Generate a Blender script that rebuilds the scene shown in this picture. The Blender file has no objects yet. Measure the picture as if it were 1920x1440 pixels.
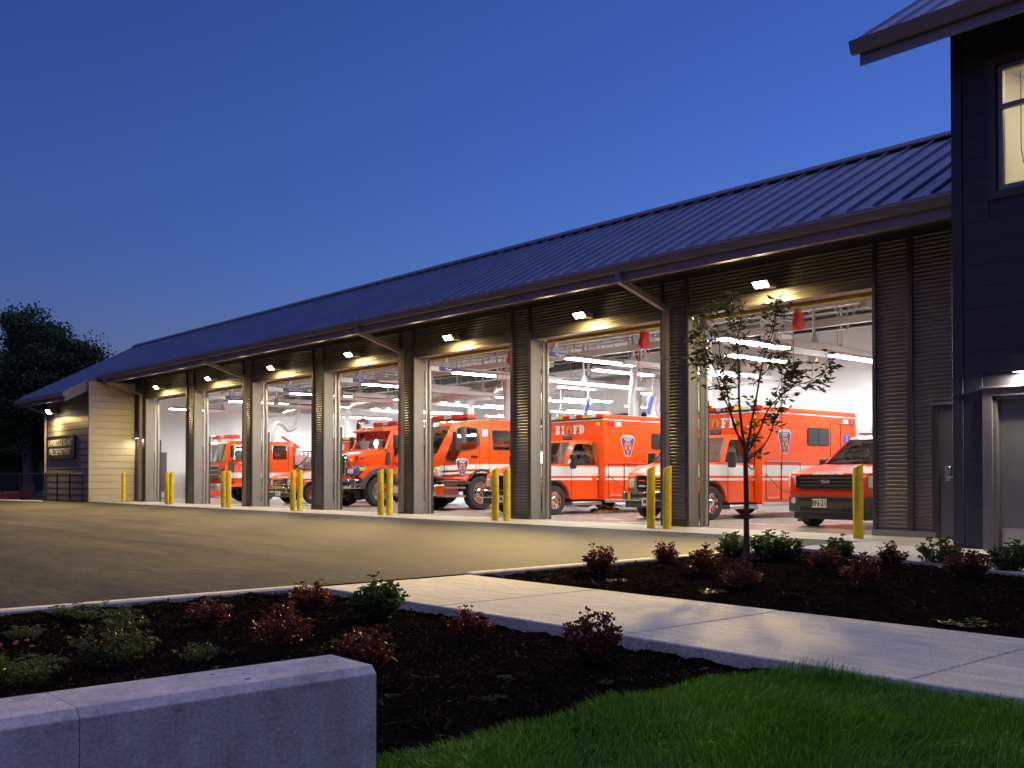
import bpy, bmesh, math, random
import numpy as np
from math import radians as RAD, pi, sin, cos
from mathutils import Vector, Matrix
from mathutils.geometry import tessellate_polygon

random.seed(7); rng = np.random.default_rng(7)
sc = bpy.context.scene
C = sc.collection

# ------------------------------------------------------------------ camera, sky, exposure
cam_d = bpy.data.cameras.new('camera'); cam = bpy.data.objects.new('camera', cam_d); C.objects.link(cam)
sc.camera = cam
cam_d.sensor_width = 36; cam_d.lens = 36 * 1890.6 / 1920; cam_d.shift_y = 0.0778
cam_d.clip_start = .05; cam_d.clip_end = 3000
TH = RAD(41.26)
cam.location = (0, -16.035, .983)
cam.rotation_euler = (pi/2 + RAD(.8), 0, math.atan2(cos(TH), sin(TH)))

w = bpy.data.worlds.new('World'); sc.world = w; w.use_nodes = True
nt = w.node_tree; bg = nt.nodes['Background']
sky = nt.nodes.new('ShaderNodeTexSky'); sky.sky_type = 'NISHITA'; sky.sun_disc = False
sky.sun_elevation = RAD(-1); sky.sun_rotation = RAD(0); sky.ozone_density = 4.0; sky.dust_density = 0
tint = nt.nodes.new('ShaderNodeMix'); tint.data_type = 'RGBA'; tint.blend_type = 'MULTIPLY'; tint.inputs['Factor'].default_value = 1
tint.inputs['B'].default_value = (1.05, .92, 1.12, 1)
nt.links.new(sky.outputs[0], tint.inputs['A']); nt.links.new(tint.outputs['Result'], bg.inputs[0]); bg.inputs[1].default_value = .97

sun_d = bpy.data.lights.new('fill_sun', 'SUN'); sun_d.energy = .70; sun_d.angle = RAD(85); sun_d.color = (.80, .76, 1.0)  # added overhead lavender fill; the real sun is below the horizon
sun = bpy.data.objects.new('fill_sun', sun_d); C.objects.link(sun)
sun.rotation_euler = (RAD(6), 0, RAD(60)); sun.location = (0, -20, 30)

sc.view_settings.view_transform = 'Standard'; sc.view_settings.look = 'None'
sc.view_settings.exposure = 0; sc.view_settings.gamma = 1; sc.view_settings.use_curve_mapping = False
sc.render.engine = 'CYCLES'
cy = sc.cycles
cy.use_denoising = True
try: cy.denoiser = 'OPENIMAGEDENOISE'
except Exception: pass
cy.max_bounces = 7; cy.diffuse_bounces = 4; cy.glossy_bounces = 3; cy.transmission_bounces = 4; cy.transparent_max_bounces = 12
cy.sample_clamp_indirect = 4; cy.caustics_reflective = False; cy.caustics_refractive = False

# ------------------------------------------------------------------ helpers
class MB:
    """collects geometry; build() links it as one mesh object"""
    def __init__(s): s.v = []; s.f = []; s.m = []; s.mi = 0
    def add(s, vs, fs):
        b = len(s.v); s.v += [tuple(v) for v in vs]
        for f in fs: s.f.append(tuple(i + b for i in f)); s.m.append(s.mi)
        return s
    def box(s, x0, x1, y0, y1, z0, z1):
        return s.add([(x0,y0,z0),(x1,y0,z0),(x1,y1,z0),(x0,y1,z0),(x0,y0,z1),(x1,y0,z1),(x1,y1,z1),(x0,y1,z1)],
                     [(0,3,2,1),(4,5,6,7),(0,1,5,4),(1,2,6,5),(2,3,7,6),(3,0,4,7)])
    def cbox(s, x0, x1, y0, y1, z0, z1, c=.02):
        c = min(c, (x1-x0)*.49, (y1-y0)*.49, (z1-z0)*.49)
        vs = []; ix = {}
        for i, sx in enumerate((0, 1)):
            for j, sy in enumerate((0, 1)):
                for k, sz in enumerate((0, 1)):
                    X = (x0, x1)[i]; Y = (y0, y1)[j]; Z = (z0, z1)[k]
                    dx = c*(1-2*i); dy = c*(1-2*j); dz = c*(1-2*k)
                    ix[i,j,k,0] = len(vs); vs.append((X, Y+dy, Z+dz))
                    ix[i,j,k,1] = len(vs); vs.append((X+dx, Y, Z+dz))
                    ix[i,j,k,2] = len(vs); vs.append((X+dx, Y+dy, Z))
        fs = []
        for i in (0,1):
            fs.append([ix[i,a,b,0] for a,b in ((0,0),(1,0),(1,1),(0,1))])
            fs.append([ix[a,i,b,1] for a,b in ((0,0),(1,0),(1,1),(0,1))])
            fs.append([ix[a,b,i,2] for a,b in ((0,0),(1,0),(1,1),(0,1))])
        for i in (0,1):
            for j in (0,1):
                fs.append([ix[i,j,0,0],ix[i,j,1,0],ix[i,j,1,1],ix[i,j,0,1]])
                fs.append([ix[i,0,j,0],ix[i,1,j,0],ix[i,1,j,2],ix[i,0,j,2]])
                fs.append([ix[0,i,j,1],ix[1,i,j,1],ix[1,i,j,2],ix[0,i,j,2]])
        for i in (0,1):
            for j in (0,1):
                for k in (0,1): fs.append([ix[i,j,k,0],ix[i,j,k,1],ix[i,j,k,2]])
        return s.add(vs, fs)
    def cyl(s, p0, p1, r0, r1=None, n=10, caps=True):
        r1 = r0 if r1 is None else r1
        p0 = Vector(p0); p1 = Vector(p1); d = (p1-p0).normalized()
        a = d.orthogonal().normalized(); b = d.cross(a)
        vs = []
        for i in range(n):
            t = 2*pi*i/n; e = a*cos(t) + b*sin(t); vs += [p0+e*r0, p1+e*r1]
        fs = [(2*i, 2*((i+1)%n), 2*((i+1)%n)+1, 2*i+1) for i in range(n)]
        if caps: fs += [tuple(2*i for i in range(n))[::-1], tuple(2*i+1 for i in range(n))]
        return s.add(vs, fs)
    def tube(s, pts, r, n=8, caps=True):
        pts = [Vector(p) for p in pts]; N = len(pts)
        rr = r if isinstance(r, (list, tuple)) else [r]*N
        vs = []; a = None
        for i, p in enumerate(pts):
            d = (pts[min(i+1,N-1)] - pts[max(i-1,0)]).normalized()
            if a is None: a = d.orthogonal().normalized()
            else:
                a = a - d*a.dot(d); a = a.normalized() if a.length > 1e-6 else d.orthogonal().normalized()
            b = d.cross(a)
            for k in range(n):
                t = 2*pi*k/n; vs.append(p + (a*cos(t) + b*sin(t))*rr[i])
        fs = [(i*n+k, i*n+(k+1)%n, (i+1)*n+(k+1)%n, (i+1)*n+k) for i in range(N-1) for k in range(n)]
        if caps: fs += [tuple(range(n))[::-1], tuple((N-1)*n+k for k in range(n))]
        return s.add(vs, fs)
    def lathe(s, prof, o, axis='x', n=24, sgn=1):
        """prof = [(radius, offset along axis)]"""
        vs = []; N = len(prof)
        for i in range(n):
            t = 2*pi*i/n
            for r, h in prof:
                a, b = r*cos(t), r*sin(t); h *= sgn
                p = {'x': (h, a, b), 'y': (a, h, b), 'z': (a, b, h)}[axis]
                vs.append((o[0]+p[0], o[1]+p[1], o[2]+p[2]))
        fs = [(i*N+k, ((i+1)%n)*N+k, ((i+1)%n)*N+k+1, i*N+k+1) for i in range(n) for k in range(N-1)]
        return s.add(vs, fs)
    def prism(s, prof, axis, a, b):
        """polygon in the other two axes, swept along axis from a to b"""
        def P(q, t): return {'x': (t, q[0], q[1]), 'y': (q[0], t, q[1]), 'z': (q[0], q[1], t)}[axis]
        n = len(prof); vs = [P(q, a) for q in prof] + [P(q, b) for q in prof]
        fs = [(i, (i+1)%n, n+(i+1)%n, n+i) for i in range(n)]
        T = tessellate_polygon([[Vector((q[0], q[1], 0)) for q in prof]])
        for t in T: fs.append(tuple(t)); fs.append(tuple(n+i for i in t)[::-1])
        return s.add(vs, fs)
    def plate(s, loops, axis, a, b):
        """polygon with holes (first loop is the outline), swept"""
        def P(q, t): return {'x': (t, q[0], q[1]), 'y': (q[0], t, q[1]), 'z': (q[0], q[1], t)}[axis]
        flat = [q for L in loops for q in L]; n = len(flat)
        vs = [P(q, a) for q in flat] + [P(q, b) for q in flat]; fs = []
        o = 0
        for L in loops:
            m = len(L)
            fs += [(o+i, o+(i+1)%m, n+o+(i+1)%m, n+o+i) for i in range(m)]; o += m
        for t in tessellate_polygon([[Vector((q[0], q[1], 0)) for q in L] for L in loops]):
            fs.append(tuple(t)); fs.append(tuple(n+i for i in t)[::-1])
        return s.add(vs, fs)
    def quad(s, a, b, c, d): return s.add([a, b, c, d], [(0, 1, 2, 3)])
    def mesh(s, name, mats, smooth=False, angle=35):
        me = bpy.data.meshes.new(name); me.from_pydata(s.v, [], s.f)
        for m in (mats if isinstance(mats, (list, tuple)) else [mats]): me.materials.append(m)
        if any(s.m): me.polygons.foreach_set('material_index', s.m)
        bm = bmesh.new(); bm.from_mesh(me); bmesh.ops.recalc_face_normals(bm, faces=bm.faces); bm.to_mesh(me); bm.free()
        if smooth:
            me.polygons.foreach_set('use_smooth', [True]*len(me.polygons)); me.set_sharp_from_angle(angle=RAD(angle))
        me.update(); return me
    def build(s, name, mats, parent=None, smooth=False, angle=35, bevel=0, seg=2):
        o = link(name, s.mesh(name, mats, smooth or bevel > 0, angle), parent)
        if bevel:
            md = o.modifiers.new('bevel', 'BEVEL'); md.width = bevel; md.segments = seg; md.limit_method = 'ANGLE'; md.angle_limit = RAD(32)
            md.harden_normals = False
        return o

def link(name, data, parent=None, loc=None):
    o = bpy.data.objects.new(name, data); C.objects.link(o)
    if parent: o.parent = parent
    if loc: o.location = loc
    return o
def tag(o, label=None, cat=None, group=None, kind=None):
    if label: o['label'] = label
    if cat: o['category'] = cat
    if group: o['group'] = group
    if kind: o['kind'] = kind
    return o
def thing(name, label, cat, loc=(0,0,0), rz=0, group=None):
    o = link(name, None, None, loc); o.rotation_euler = (0, 0, rz); o.empty_display_size = .2
    return tag(o, label, cat, group)
def copy_tree(o, parent=None):
    c = o.copy(); C.objects.link(c); c.parent = parent
    for ch in list(o.children): copy_tree(ch, c)
    return c
def raw_mesh(name, verts, faces_idx, nper, mats, midx=None, smooth=False):
    """numpy mesh: verts (N,3), faces (M,nper)"""
    me = bpy.data.meshes.new(name); M = len(faces_idx)
    me.vertices.add(len(verts)); me.vertices.foreach_set('co', np.asarray(verts, dtype=np.float32).ravel())
    me.loops.add(M*nper); me.loops.foreach_set('vertex_index', np.asarray(faces_idx, dtype=np.int32).ravel())
    me.polygons.add(M); me.polygons.foreach_set('loop_start', np.arange(0, M*nper, nper, dtype=np.int32))
    me.polygons.foreach_set('loop_total', np.full(M, nper, dtype=np.int32))
    for m in (mats if isinstance(mats, (list, tuple)) else [mats]): me.materials.append(m)
    if midx is not None: me.polygons.foreach_set('material_index', np.asarray(midx, dtype=np.int32))
    if smooth: me.polygons.foreach_set('use_smooth', np.ones(M, dtype=bool))
    me.update(calc_edges=True); me.validate(); return me

def vnoise(x, y, seed=0):
    """smooth value noise in numpy, -1..1"""
    r = np.random.default_rng(seed).random((256, 256))*2-1
    xi = np.floor(x).astype(int); yi = np.floor(y).astype(int); fx = x-xi; fy = y-yi
    fx = fx*fx*(3-2*fx); fy = fy*fy*(3-2*fy)
    g = lambda a, b: r[a % 256, b % 256]
    return (g(xi,yi)*(1-fx)+g(xi+1,yi)*fx)*(1-fy) + (g(xi,yi+1)*(1-fx)+g(xi+1,yi+1)*fx)*fy

_dg = None
def text_mesh(body, size, mat, extrude=.004, bold=0.0, sx=1.0, spacing=1.0):
    cu = bpy.data.curves.new('lettering', 'FONT'); cu.body = body; cu.size = size; cu.extrude = extrude
    cu.align_x = 'CENTER'; cu.align_y = 'CENTER'; cu.offset = bold; cu.space_character = spacing; cu.resolution_u = 3
    o = bpy.data.objects.new('lettering', cu); C.objects.link(o)
    bpy.context.view_layer.update()
    me = bpy.data.meshes.new_from_object(o.evaluated_get(bpy.context.evaluated_depsgraph_get()))
    bpy.data.objects.remove(o); bpy.data.curves.remove(cu)
    if sx != 1: me.transform(Matrix.Diagonal((sx, 1, 1, 1)))
    me.materials.clear(); me.materials.append(mat); return me
FRONT = (pi/2, 0, 0); SIDE = (pi/2, 0, pi/2)
def text(name, body, size, loc, rot, mat, parent, **k):
    o = link(name, text_mesh(body, size, mat, **k), parent, loc); o.rotation_euler = rot; return o

# ------------------------------------------------------------------ materials
def mat(name, col, rough=.6, metal=0, var=0.0, vscale=3.0, bump=0.0, bscale=40.0, bdist=.01, coat=0, spec=.5, emit=None, estr=0, sub=None, detail=4, stretch=None, coord='pos'):
    m = bpy.data.materials.new(name); m.use_nodes = True
    t = m.node_tree; N = t.nodes; L = t.links; b = N['Principled BSDF']
    b.inputs['Base Color'].default_value = (*col, 1); b.inputs['Roughness'].default_value = rough
    b.inputs['Metallic'].default_value = metal; b.inputs['Specular IOR Level'].default_value = spec
    if coat: b.inputs['Coat Weight'].default_value = coat; b.inputs['Coat Roughness'].default_value = .06
    if emit: b.inputs['Emission Color'].default_value = (*emit, 1); b.inputs['Emission Strength'].default_value = estr
    if sub: b.inputs['Transmission Weight'].default_value = sub
    vec = None
    if var or bump:
        if coord == 'pos': g = N.new('ShaderNodeNewGeometry'); vec = g.outputs['Position']
        else: g = N.new('ShaderNodeTexCoord'); vec = g.outputs['Object']
        if stretch:
            mp = N.new('ShaderNodeMapping'); mp.inputs['Scale'].default_value = stretch; L.new(vec, mp.inputs['Vector']); vec = mp.outputs[0]
    if var:
        n = N.new('ShaderNodeTexNoise'); n.inputs['Scale'].default_value = vscale; n.inputs['Detail'].default_value = detail; n.inputs['Roughness'].default_value = .65
        L.new(vec, n.inputs['Vector'])
        r = N.new('ShaderNodeMapRange'); r.inputs['From Min'].default_value = .28; r.inputs['From Max'].default_value = .72
        r.inputs['To Min'].default_value = 1-var; r.inputs['To Max'].default_value = 1+var; L.new(n.outputs['Fac'], r.inputs['Value'])
        mx = N.new('ShaderNodeMix'); mx.data_type = 'RGBA'; mx.blend_type = 'MULTIPLY'; mx.inputs['Factor'].default_value = 1
        mx.inputs['A'].default_value = (*col, 1); L.new(r.outputs[0], mx.inputs['B']); L.new(mx.outputs['Result'], b.inputs['Base Color'])
        rr = N.new('ShaderNodeMapRange'); rr.inputs['To Min'].default_value = max(.03, rough-.12); rr.inputs['To Max'].default_value = min(1, rough+.12)
        L.new(n.outputs['Fac'], rr.inputs['Value']); L.new(rr.outputs[0], b.inputs['Roughness'])
    if bump:
        n2 = N.new('ShaderNodeTexNoise'); n2.inputs['Scale'].default_value = bscale; n2.inputs['Detail'].default_value = 3
        L.new(vec, n2.inputs['Vector'])
        bp = N.new('ShaderNodeBump'); bp.inputs['Strength'].default_value = bump; bp.inputs['Distance'].default_value = bdist
        L.new(n2.outputs['Fac'], bp.inputs['Height']); L.new(bp.outputs[0], b.inputs['Normal'])
    return m
def glass_mat(name, tint=(.55,.6,.6), mixf=.12, dark=.5):
    m = bpy.data.materials.new(name); m.use_nodes = True; t = m.node_tree; N = t.nodes; L = t.links
    N.remove(N['Principled BSDF'])
    tr = N.new('ShaderNodeBsdfTransparent'); tr.inputs[0].default_value = (*[c*dark for c in tint], 1)
    gl = N.new('ShaderNodeBsdfGlossy'); gl.inputs['Roughness'].default_value = .02
    fr = N.new('ShaderNodeFresnel'); fr.inputs['IOR'].default_value = 1.5
    ad = N.new('ShaderNodeMath'); ad.operation = 'ADD'; ad.inputs[1].default_value = mixf; L.new(fr.outputs[0], ad.inputs[0])
    mx = N.new('ShaderNodeMixShader'); L.new(ad.outputs[0], mx.inputs[0]); L.new(tr.outputs[0], mx.inputs[1]); L.new(gl.outputs[0], mx.inputs[2])
    L.new(mx.outputs[0], N['Material Output'].inputs['Surface']); return m
def ground_mat(name, c1, c2, s1, speck, rough, bump, stretch=(1,1,1), bscale=180, dots=None, spec=.5, mid=None):
    """two-tone noise, fine speckle, bump"""
    m = bpy.data.materials.new(name); m.use_nodes = True; t = m.node_tree; N = t.nodes; L = t.links; b = N['Principled BSDF']; b.inputs['Specular IOR Level'].default_value = spec
    g = N.new('ShaderNodeNewGeometry'); mp = N.new('ShaderNodeMapping'); mp.inputs['Scale'].default_value = stretch; L.new(g.outputs['Position'], mp.inputs['Vector'])
    n = N.new('ShaderNodeTexNoise'); n.inputs['Scale'].default_value = s1; n.inputs['Detail'].default_value = 6; n.inputs['Roughness'].default_value = .6; L.new(mp.outputs[0], n.inputs['Vector'])
    cr = N.new('ShaderNodeValToRGB'); cr.color_ramp.elements[0].position = .32; cr.color_ramp.elements[1].position = .68
    cr.color_ramp.elements[0].color = (*c1, 1); cr.color_ramp.elements[1].color = (*c2, 1); L.new(n.outputs['Fac'], cr.inputs[0])
    f = N.new('ShaderNodeTexNoise'); f.inputs['Scale'].default_value = bscale; f.inputs['Detail'].default_value = 2; L.new(g.outputs['Position'], f.inputs['Vector'])
    mr = N.new('ShaderNodeMapRange'); mr.inputs['From Min'].default_value = .3; mr.inputs['From Max'].default_value = .7; mr.inputs['To Min'].default_value = 1-speck; mr.inputs['To Max'].default_value = 1+speck; L.new(f.outputs['Fac'], mr.inputs['Value'])
    mx = N.new('ShaderNodeMix'); mx.data_type = 'RGBA'; mx.blend_type = 'MULTIPLY'; mx.inputs['Factor'].default_value = 1
    L.new(cr.outputs[0], mx.inputs['A']); L.new(mr.outputs[0], mx.inputs['B']); out = mx.outputs['Result']
    if mid:
        m_ = N.new('ShaderNodeTexNoise'); m_.inputs['Scale'].default_value = mid[0]; m_.inputs['Detail'].default_value = 5; m_.inputs['Roughness'].default_value = .7; L.new(mp.outputs[0], m_.inputs['Vector'])
        mr2 = N.new('ShaderNodeMapRange'); mr2.inputs['From Min'].default_value = .35; mr2.inputs['From Max'].default_value = .65; mr2.inputs['To Min'].default_value = 1-mid[1]; mr2.inputs['To Max'].default_value = 1+mid[1]; L.new(m_.outputs['Fac'], mr2.inputs['Value'])
        m3 = N.new('ShaderNodeMix'); m3.data_type = 'RGBA'; m3.blend_type = 'MULTIPLY'; m3.inputs['Factor'].default_value = 1; L.new(out, m3.inputs['A']); L.new(mr2.outputs[0], m3.inputs['B']); out = m3.outputs['Result']
    if dots:
        v = N.new('ShaderNodeTexVoronoi'); v.inputs['Scale'].default_value = dots[0]; L.new(g.outputs['Position'], v.inputs['Vector'])
        lt = N.new('ShaderNodeMath'); lt.operation = 'LESS_THAN'; lt.inputs[1].default_value = dots[1]; L.new(v.outputs['Distance'], lt.inputs[0])
        sp_ = N.new('ShaderNodeSeparateColor'); L.new(v.outputs['Color'], sp_.inputs[0]); gt = N.new('ShaderNodeMath'); gt.operation = 'GREATER_THAN'; gt.inputs[1].default_value = dots[3] if len(dots) > 3 else .5; L.new(sp_.outputs[0], gt.inputs[0])
        ml = N.new('ShaderNodeMath'); ml.operation = 'MULTIPLY'; L.new(lt.outputs[0], ml.inputs[0]); L.new(gt.outputs[0], ml.inputs[1])
        mm = N.new('ShaderNodeMath'); mm.operation = 'MULTIPLY'; L.new(sp_.outputs[1], mm.inputs[0]); mm.inputs[1].default_value = dots[1]*1.6; L.new(mm.outputs[0], lt.inputs[1]); lt = ml
        m2 = N.new('ShaderNodeMix'); m2.data_type = 'RGBA'; L.new(lt.outputs[0], m2.inputs['Factor']); L.new(out, m2.inputs['A']); m2.inputs['B'].default_value = (*dots[2], 1); out = m2.outputs['Result']
    L.new(out, b.inputs['Base Color'])
    rr = N.new('ShaderNodeMapRange'); rr.inputs['To Min'].default_value = max(.04, rough-.15); rr.inputs['To Max'].default_value = min(1, rough+.15); L.new(n.outputs['Fac'], rr.inputs['Value']); L.new(rr.outputs[0], b.inputs['Roughness'])
    bp = N.new('ShaderNodeBump'); bp.inputs['Strength'].default_value = bump; bp.inputs['Distance'].default_value = .006; L.new(f.outputs['Fac'], bp.inputs['Height']); L.new(bp.outputs[0], b.inputs['Normal'])
    return m

M = {}
M['asphalt'] = ground_mat('asphalt', (.014,.0125,.0105), (.046,.040,.033), .9, .6, .7, 1.0, (.26, 1.7, 1), 45, (2.4, .045, (.006,.0055,.005), .62), .25, (6, .5))
M['concrete'] = ground_mat('concrete_walk', (.52,.49,.40), (.70,.66,.54), 1.5, .25, .75, .5, (.5,2.2,1), 70, None, .3, (6, .14))
M['apron'] = ground_mat('concrete_apron', (.42,.40,.37), (.52,.50,.47), 1.2, .12, .6, .15, (1,1,1), 90)
M['bayfloor'] = ground_mat('polished_concrete', (.40,.385,.37), (.50,.485,.47), .7, .06, .24, .04, (.6,1.2,1), 60)
M['soil'] = ground_mat('soil', (.005,.0035,.0027), (.013,.009,.0065), 6, .6, .95, 1.0, (1,1,1), 60, None, .0)
M['lawnsoil'] = ground_mat('lawn_soil', (.02,.035,.01), (.03,.05,.014), 5, .4, .95, .6, (1,1,1), 60)
M['farground'] = ground_mat('meadow', (.035,.07,.018), (.05,.09,.024), .4, .4, .95, .5, (1,1,1), 30)
M['kerb'] = mat('kerb_concrete', (.62,.58,.50), .8, var=.18, vscale=6, bump=.3, bscale=90)
def cast_concrete():
    m = ground_mat('cast_concrete', (.50,.45,.425), (.80,.725,.69), 3.5, .16, .8, .35, (2.2,2.2,.30), 90, (22, .17, (.13,.11,.105), .86))
    t = m.node_tree; N = t.nodes; L = t.links; b = N['Principled BSDF']
    src = b.inputs['Base Color'].links[0].from_socket
    g = N.new('ShaderNodeNewGeometry'); n = N.new('ShaderNodeTexNoise'); n.inputs['Scale'].default_value = 4; n.inputs['Detail'].default_value = 8; n.inputs['Roughness'].default_value = .75; L.new(g.outputs['Position'], n.inputs['Vector'])
    r = N.new('ShaderNodeMapRange'); r.inputs['From Min'].default_value = .52; r.inputs['From Max'].default_value = .75; r.inputs['To Min'].default_value = 0; r.inputs['To Max'].default_value = .85; L.new(n.outputs['Fac'], r.inputs['Value'])
    mx = N.new('ShaderNodeMix'); mx.data_type = 'RGBA'; L.new(r.outputs[0], mx.inputs['Factor']); L.new(src, mx.inputs['A']); mx.inputs['B'].default_value = (.26,.23,.22,1); L.new(mx.outputs['Result'], b.inputs['Base Color'])
    return m
M['castwall'] = cast_concrete()
M['corr'] = mat('corrugated_bronze', (.19,.18,.163), .36, .45, var=.12, vscale=2)
M['trim'] = mat('bronze_trim', (.085,.08,.075), .45, .3, var=.08)
M['gutter'] = mat('gutter_metal', (.27,.245,.255), .42, .35, var=.08, vscale=1.5)
M['roof'] = mat('roof_metal', (.34,.39,.56), .36, .6, var=.10, vscale=1.2)
M['ridge'] = mat('ridge_metal', (.14,.15,.17), .4, .4)
M['jamb'] = mat('galvanised_jamb', (.30,.305,.305), .45, .3, var=.06, vscale=2)
M['track'] = mat('galvanised_track', (.50,.50,.48), .35, .7)
M['cream'] = mat('cream_siding', (.60,.55,.40), .6, var=.05, vscale=3, bump=.1, bscale=50)
M['greysiding'] = mat('grey_siding', (.17,.155,.15), .4, var=.08, vscale=2.5, bump=.1, bscale=60)
M['darksiding'] = mat('charcoal_siding', (.036,.039,.050), .42, var=.10, vscale=2.5, bump=.08, bscale=50)
M['doorpaint'] = mat('grey_green_door', (.14,.15,.145), .45, var=.12, vscale=3)
M['steel'] = mat('brushed_steel', (.55,.54,.52), .32, .9, var=.12, vscale=12)
M['chrome'] = mat('chrome', (.75,.75,.75), .07, 1)
M['black'] = mat('black_plastic', (.018,.018,.018), .5, var=.15)
M['darkgrey'] = mat('dark_grey_plastic', (.06,.06,.058), .55, var=.1)
M['rubber'] = mat('tyre_rubber', (.022,.021,.020), .75, var=.25, vscale=9)
M['white'] = mat('white_paint', (.78,.78,.76), .35, var=.03)
M['wallwhite'] = mat('white_wall', (.78,.775,.765), .7, var=.03, vscale=.8)
M['deck'] = mat('white_deck', (.70,.69,.68), .6, var=.05)
M['rail'] = mat('white_rail', (.66,.64,.63), .4, .2, var=.05)
M['duct'] = mat('spiral_duct', (.50,.49,.48), .38, .55, var=.08)
M['flex'] = mat('flex_hose', (.42,.41,.40), .55, .1, var=.12, vscale=30)
M['red'] = mat('orange_red_paint', (.82,.080,.006), .35, var=.03, vscale=1.5, coat=.45, spec=.35)
M['cherry'] = mat('cherry_red_paint', (.70,.032,.010), .33, var=.03, coat=.5, spec=.35)
M['reel'] = mat('red_reel', (.72,.035,.015), .4, var=.06)
M['stripe'] = mat('white_reflective', (.72,.74,.72), .4)
M['yellow'] = mat('bollard_yellow', (.84,.62,.02), .45, var=.2, vscale=7, bump=.06, bscale=20)
M['amber'] = mat('amber_lens', (.75,.55,.03), .15, coat=.6)
M['redlens'] = mat('red_lens', (.70,.03,.02), .12, coat=.6)
M['clearlens'] = mat('clear_lens', (.66,.68,.70), .1, coat=.8)
M['navy'] = mat('navy_print', (.055,.045,.16), .5)
M['orangeprint'] = mat('orange_print', (.80,.20,.07), .5)
M['greenprint'] = mat('green_print', (.01,.16,.06), .5)
M['yellowprint'] = mat('yellow_print', (.80,.62,.03), .5)
M['blueprint'] = mat('blue_print', (.04,.11,.55), .5)
M['blackprint'] = mat('black_print', (.01,.01,.01), .5)
M['seat'] = mat('grey_seat', (.30,.30,.28), .8, var=.1)
M['dash'] = mat('dashboard', (.05,.055,.055), .6)
M['cabin'] = mat('cabin_lining', (.10,.095,.09), .8)
M['glass'] = glass_mat('vehicle_glass')
M['winglass'] = glass_mat('window_glass', (.95,.95,.92), .03, 1)
M['darkglass'] = mat('night_glass', (.012,.012,.018), .06, spec=.6)
M['treadplate'] = mat('tread_plate', (.50,.50,.49), .3, .85, bump=.6, bscale=45, bdist=.004)
M['browndoor'] = mat('brown_door', (.115,.075,.06), .5, var=.06)
M['blue'] = mat('blue_plastic', (.06,.10,.42), .45)
M['cord'] = mat('orange_cord', (.75,.28,.16), .5)
M['boot'] = mat('boot_leather', (.045,.042,.04), .5, var=.2, vscale=20)
M['gear'] = mat('tan_turnout_cloth', (.48,.33,.12), .9, var=.25, vscale=14)
M['bark'] = mat('bark', (.12,.065,.045), .9, var=.3, vscale=14, bump=.8, bscale=60, stretch=(1,1,.25))
M['bigbark'] = mat('grey_bark', (.22,.19,.175), .9, var=.3, vscale=5, bump=.9, bscale=14, bdist=.05, stretch=(1,1,.3))
M['chain'] = mat('black_chain_link', (.012,.012,.012), .5, .2)
M['redkerb'] = mat('red_kerb_paint', (.55,.04,.025), .6, var=.15, vscale=5)
M['cone'] = mat('orange_cone', (.85,.16,.02), .6)
M['tube'] = mat('lamp_tube', (.9,.9,.9), .4, emit=(.94,1,1), estr=70)
M['lens'] = mat('lamp_lens', (.9,.85,.7), .4, emit=(1,.80,.46), estr=70)
M['lens2'] = mat('small_lamp_lens', (.9,.85,.8), .4, emit=(1,.86,.68), estr=14)
M['ceillamp'] = mat('office_lamp', (.9,.9,.85), .4, emit=(1,.88,.66), estr=12)
M['office'] = mat('office_wall', (.74,.70,.58), .8, var=.03)
def leaf_mat(name, c, var=.45, tl=.25, rough=.45):
    m = mat(name, c, rough, var=var, vscale=9, spec=.4)
    t = m.node_tree; N = t.nodes; L = t.links; b = N['Principled BSDF']
    d = N.new('ShaderNodeBsdfTranslucent'); d.inputs[0].default_value = (*[min(1, x*1.6) for x in c], 1)
    mx = N.new('ShaderNodeMixShader'); mx.inputs[0].default_value = tl
    L.new(b.outputs[0], mx.inputs[1]); L.new(d.outputs[0], mx.inputs[2]); L.new(mx.outputs[0], N['Material Output'].inputs['Surface']); return m
M['leafred'] = leaf_mat('russet_leaf', (.125,.034,.014)); M['leafred2'] = leaf_mat('dark_red_leaf', (.15,.028,.015))
M['leafgreen'] = leaf_mat('box_leaf', (.055,.12,.02), rough=.35); M['leafolive'] = leaf_mat('olive_leaf', (.075,.092,.018), rough=.6)
M['leaftree'] = leaf_mat('tree_leaf', (.055,.065,.018)); M['leafbig'] = leaf_mat('maple_leaf', (.060,.12,.050)); M['leafdark'] = leaf_mat('dark_leaf', (.035,.065,.034))
M['blade'] = leaf_mat('grass_blade', (.066,.205,.014), var=.75, tl=.35, rough=.5); M['blade2'] = leaf_mat('grass_blade_pale', (.20,.42,.045), var=.6, tl=.35)
M['chipd'] = mat('bark_chip_dark', (.010,.007,.0054), .95, var=.6, vscale=30, spec=.0); M['chipm'] = mat('bark_chip_brown', (.038,.024,.016), .9, var=.5, vscale=30, spec=.03); M['chipl'] = mat('bark_chip_pale', (.16,.12,.09), .8, var=.3, vscale=30)
M['flower'] = mat('pink_flower', (.55,.03,.07), .6)

ORD = ['first', 'second', 'third', 'fourth', 'fifth', 'sixth', 'seventh']
PITCH = 4.7038; XR0 = -8.86; DOORW = 4.065; HEAD = 4.27
bayR = [XR0 - i*PITCH for i in range(7)]; bayL = [x - DOORW for x in bayR]; bayC = [(a+b)/2 for a, b in zip(bayR, bayL)]
FAR = -42.2   # cream end wall
ROOFS = .54
def roofz(y): return 5.20 + ROOFS*(y+1.5)
M['flange'] = mat('pale_flange', (.17,.155,.15), .5)
M['letter'] = mat('brushed_letter', (.50,.49,.49), .45, .2)
M['screen'] = mat('dim_screen', (.02,.02,.035), .9)

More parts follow.
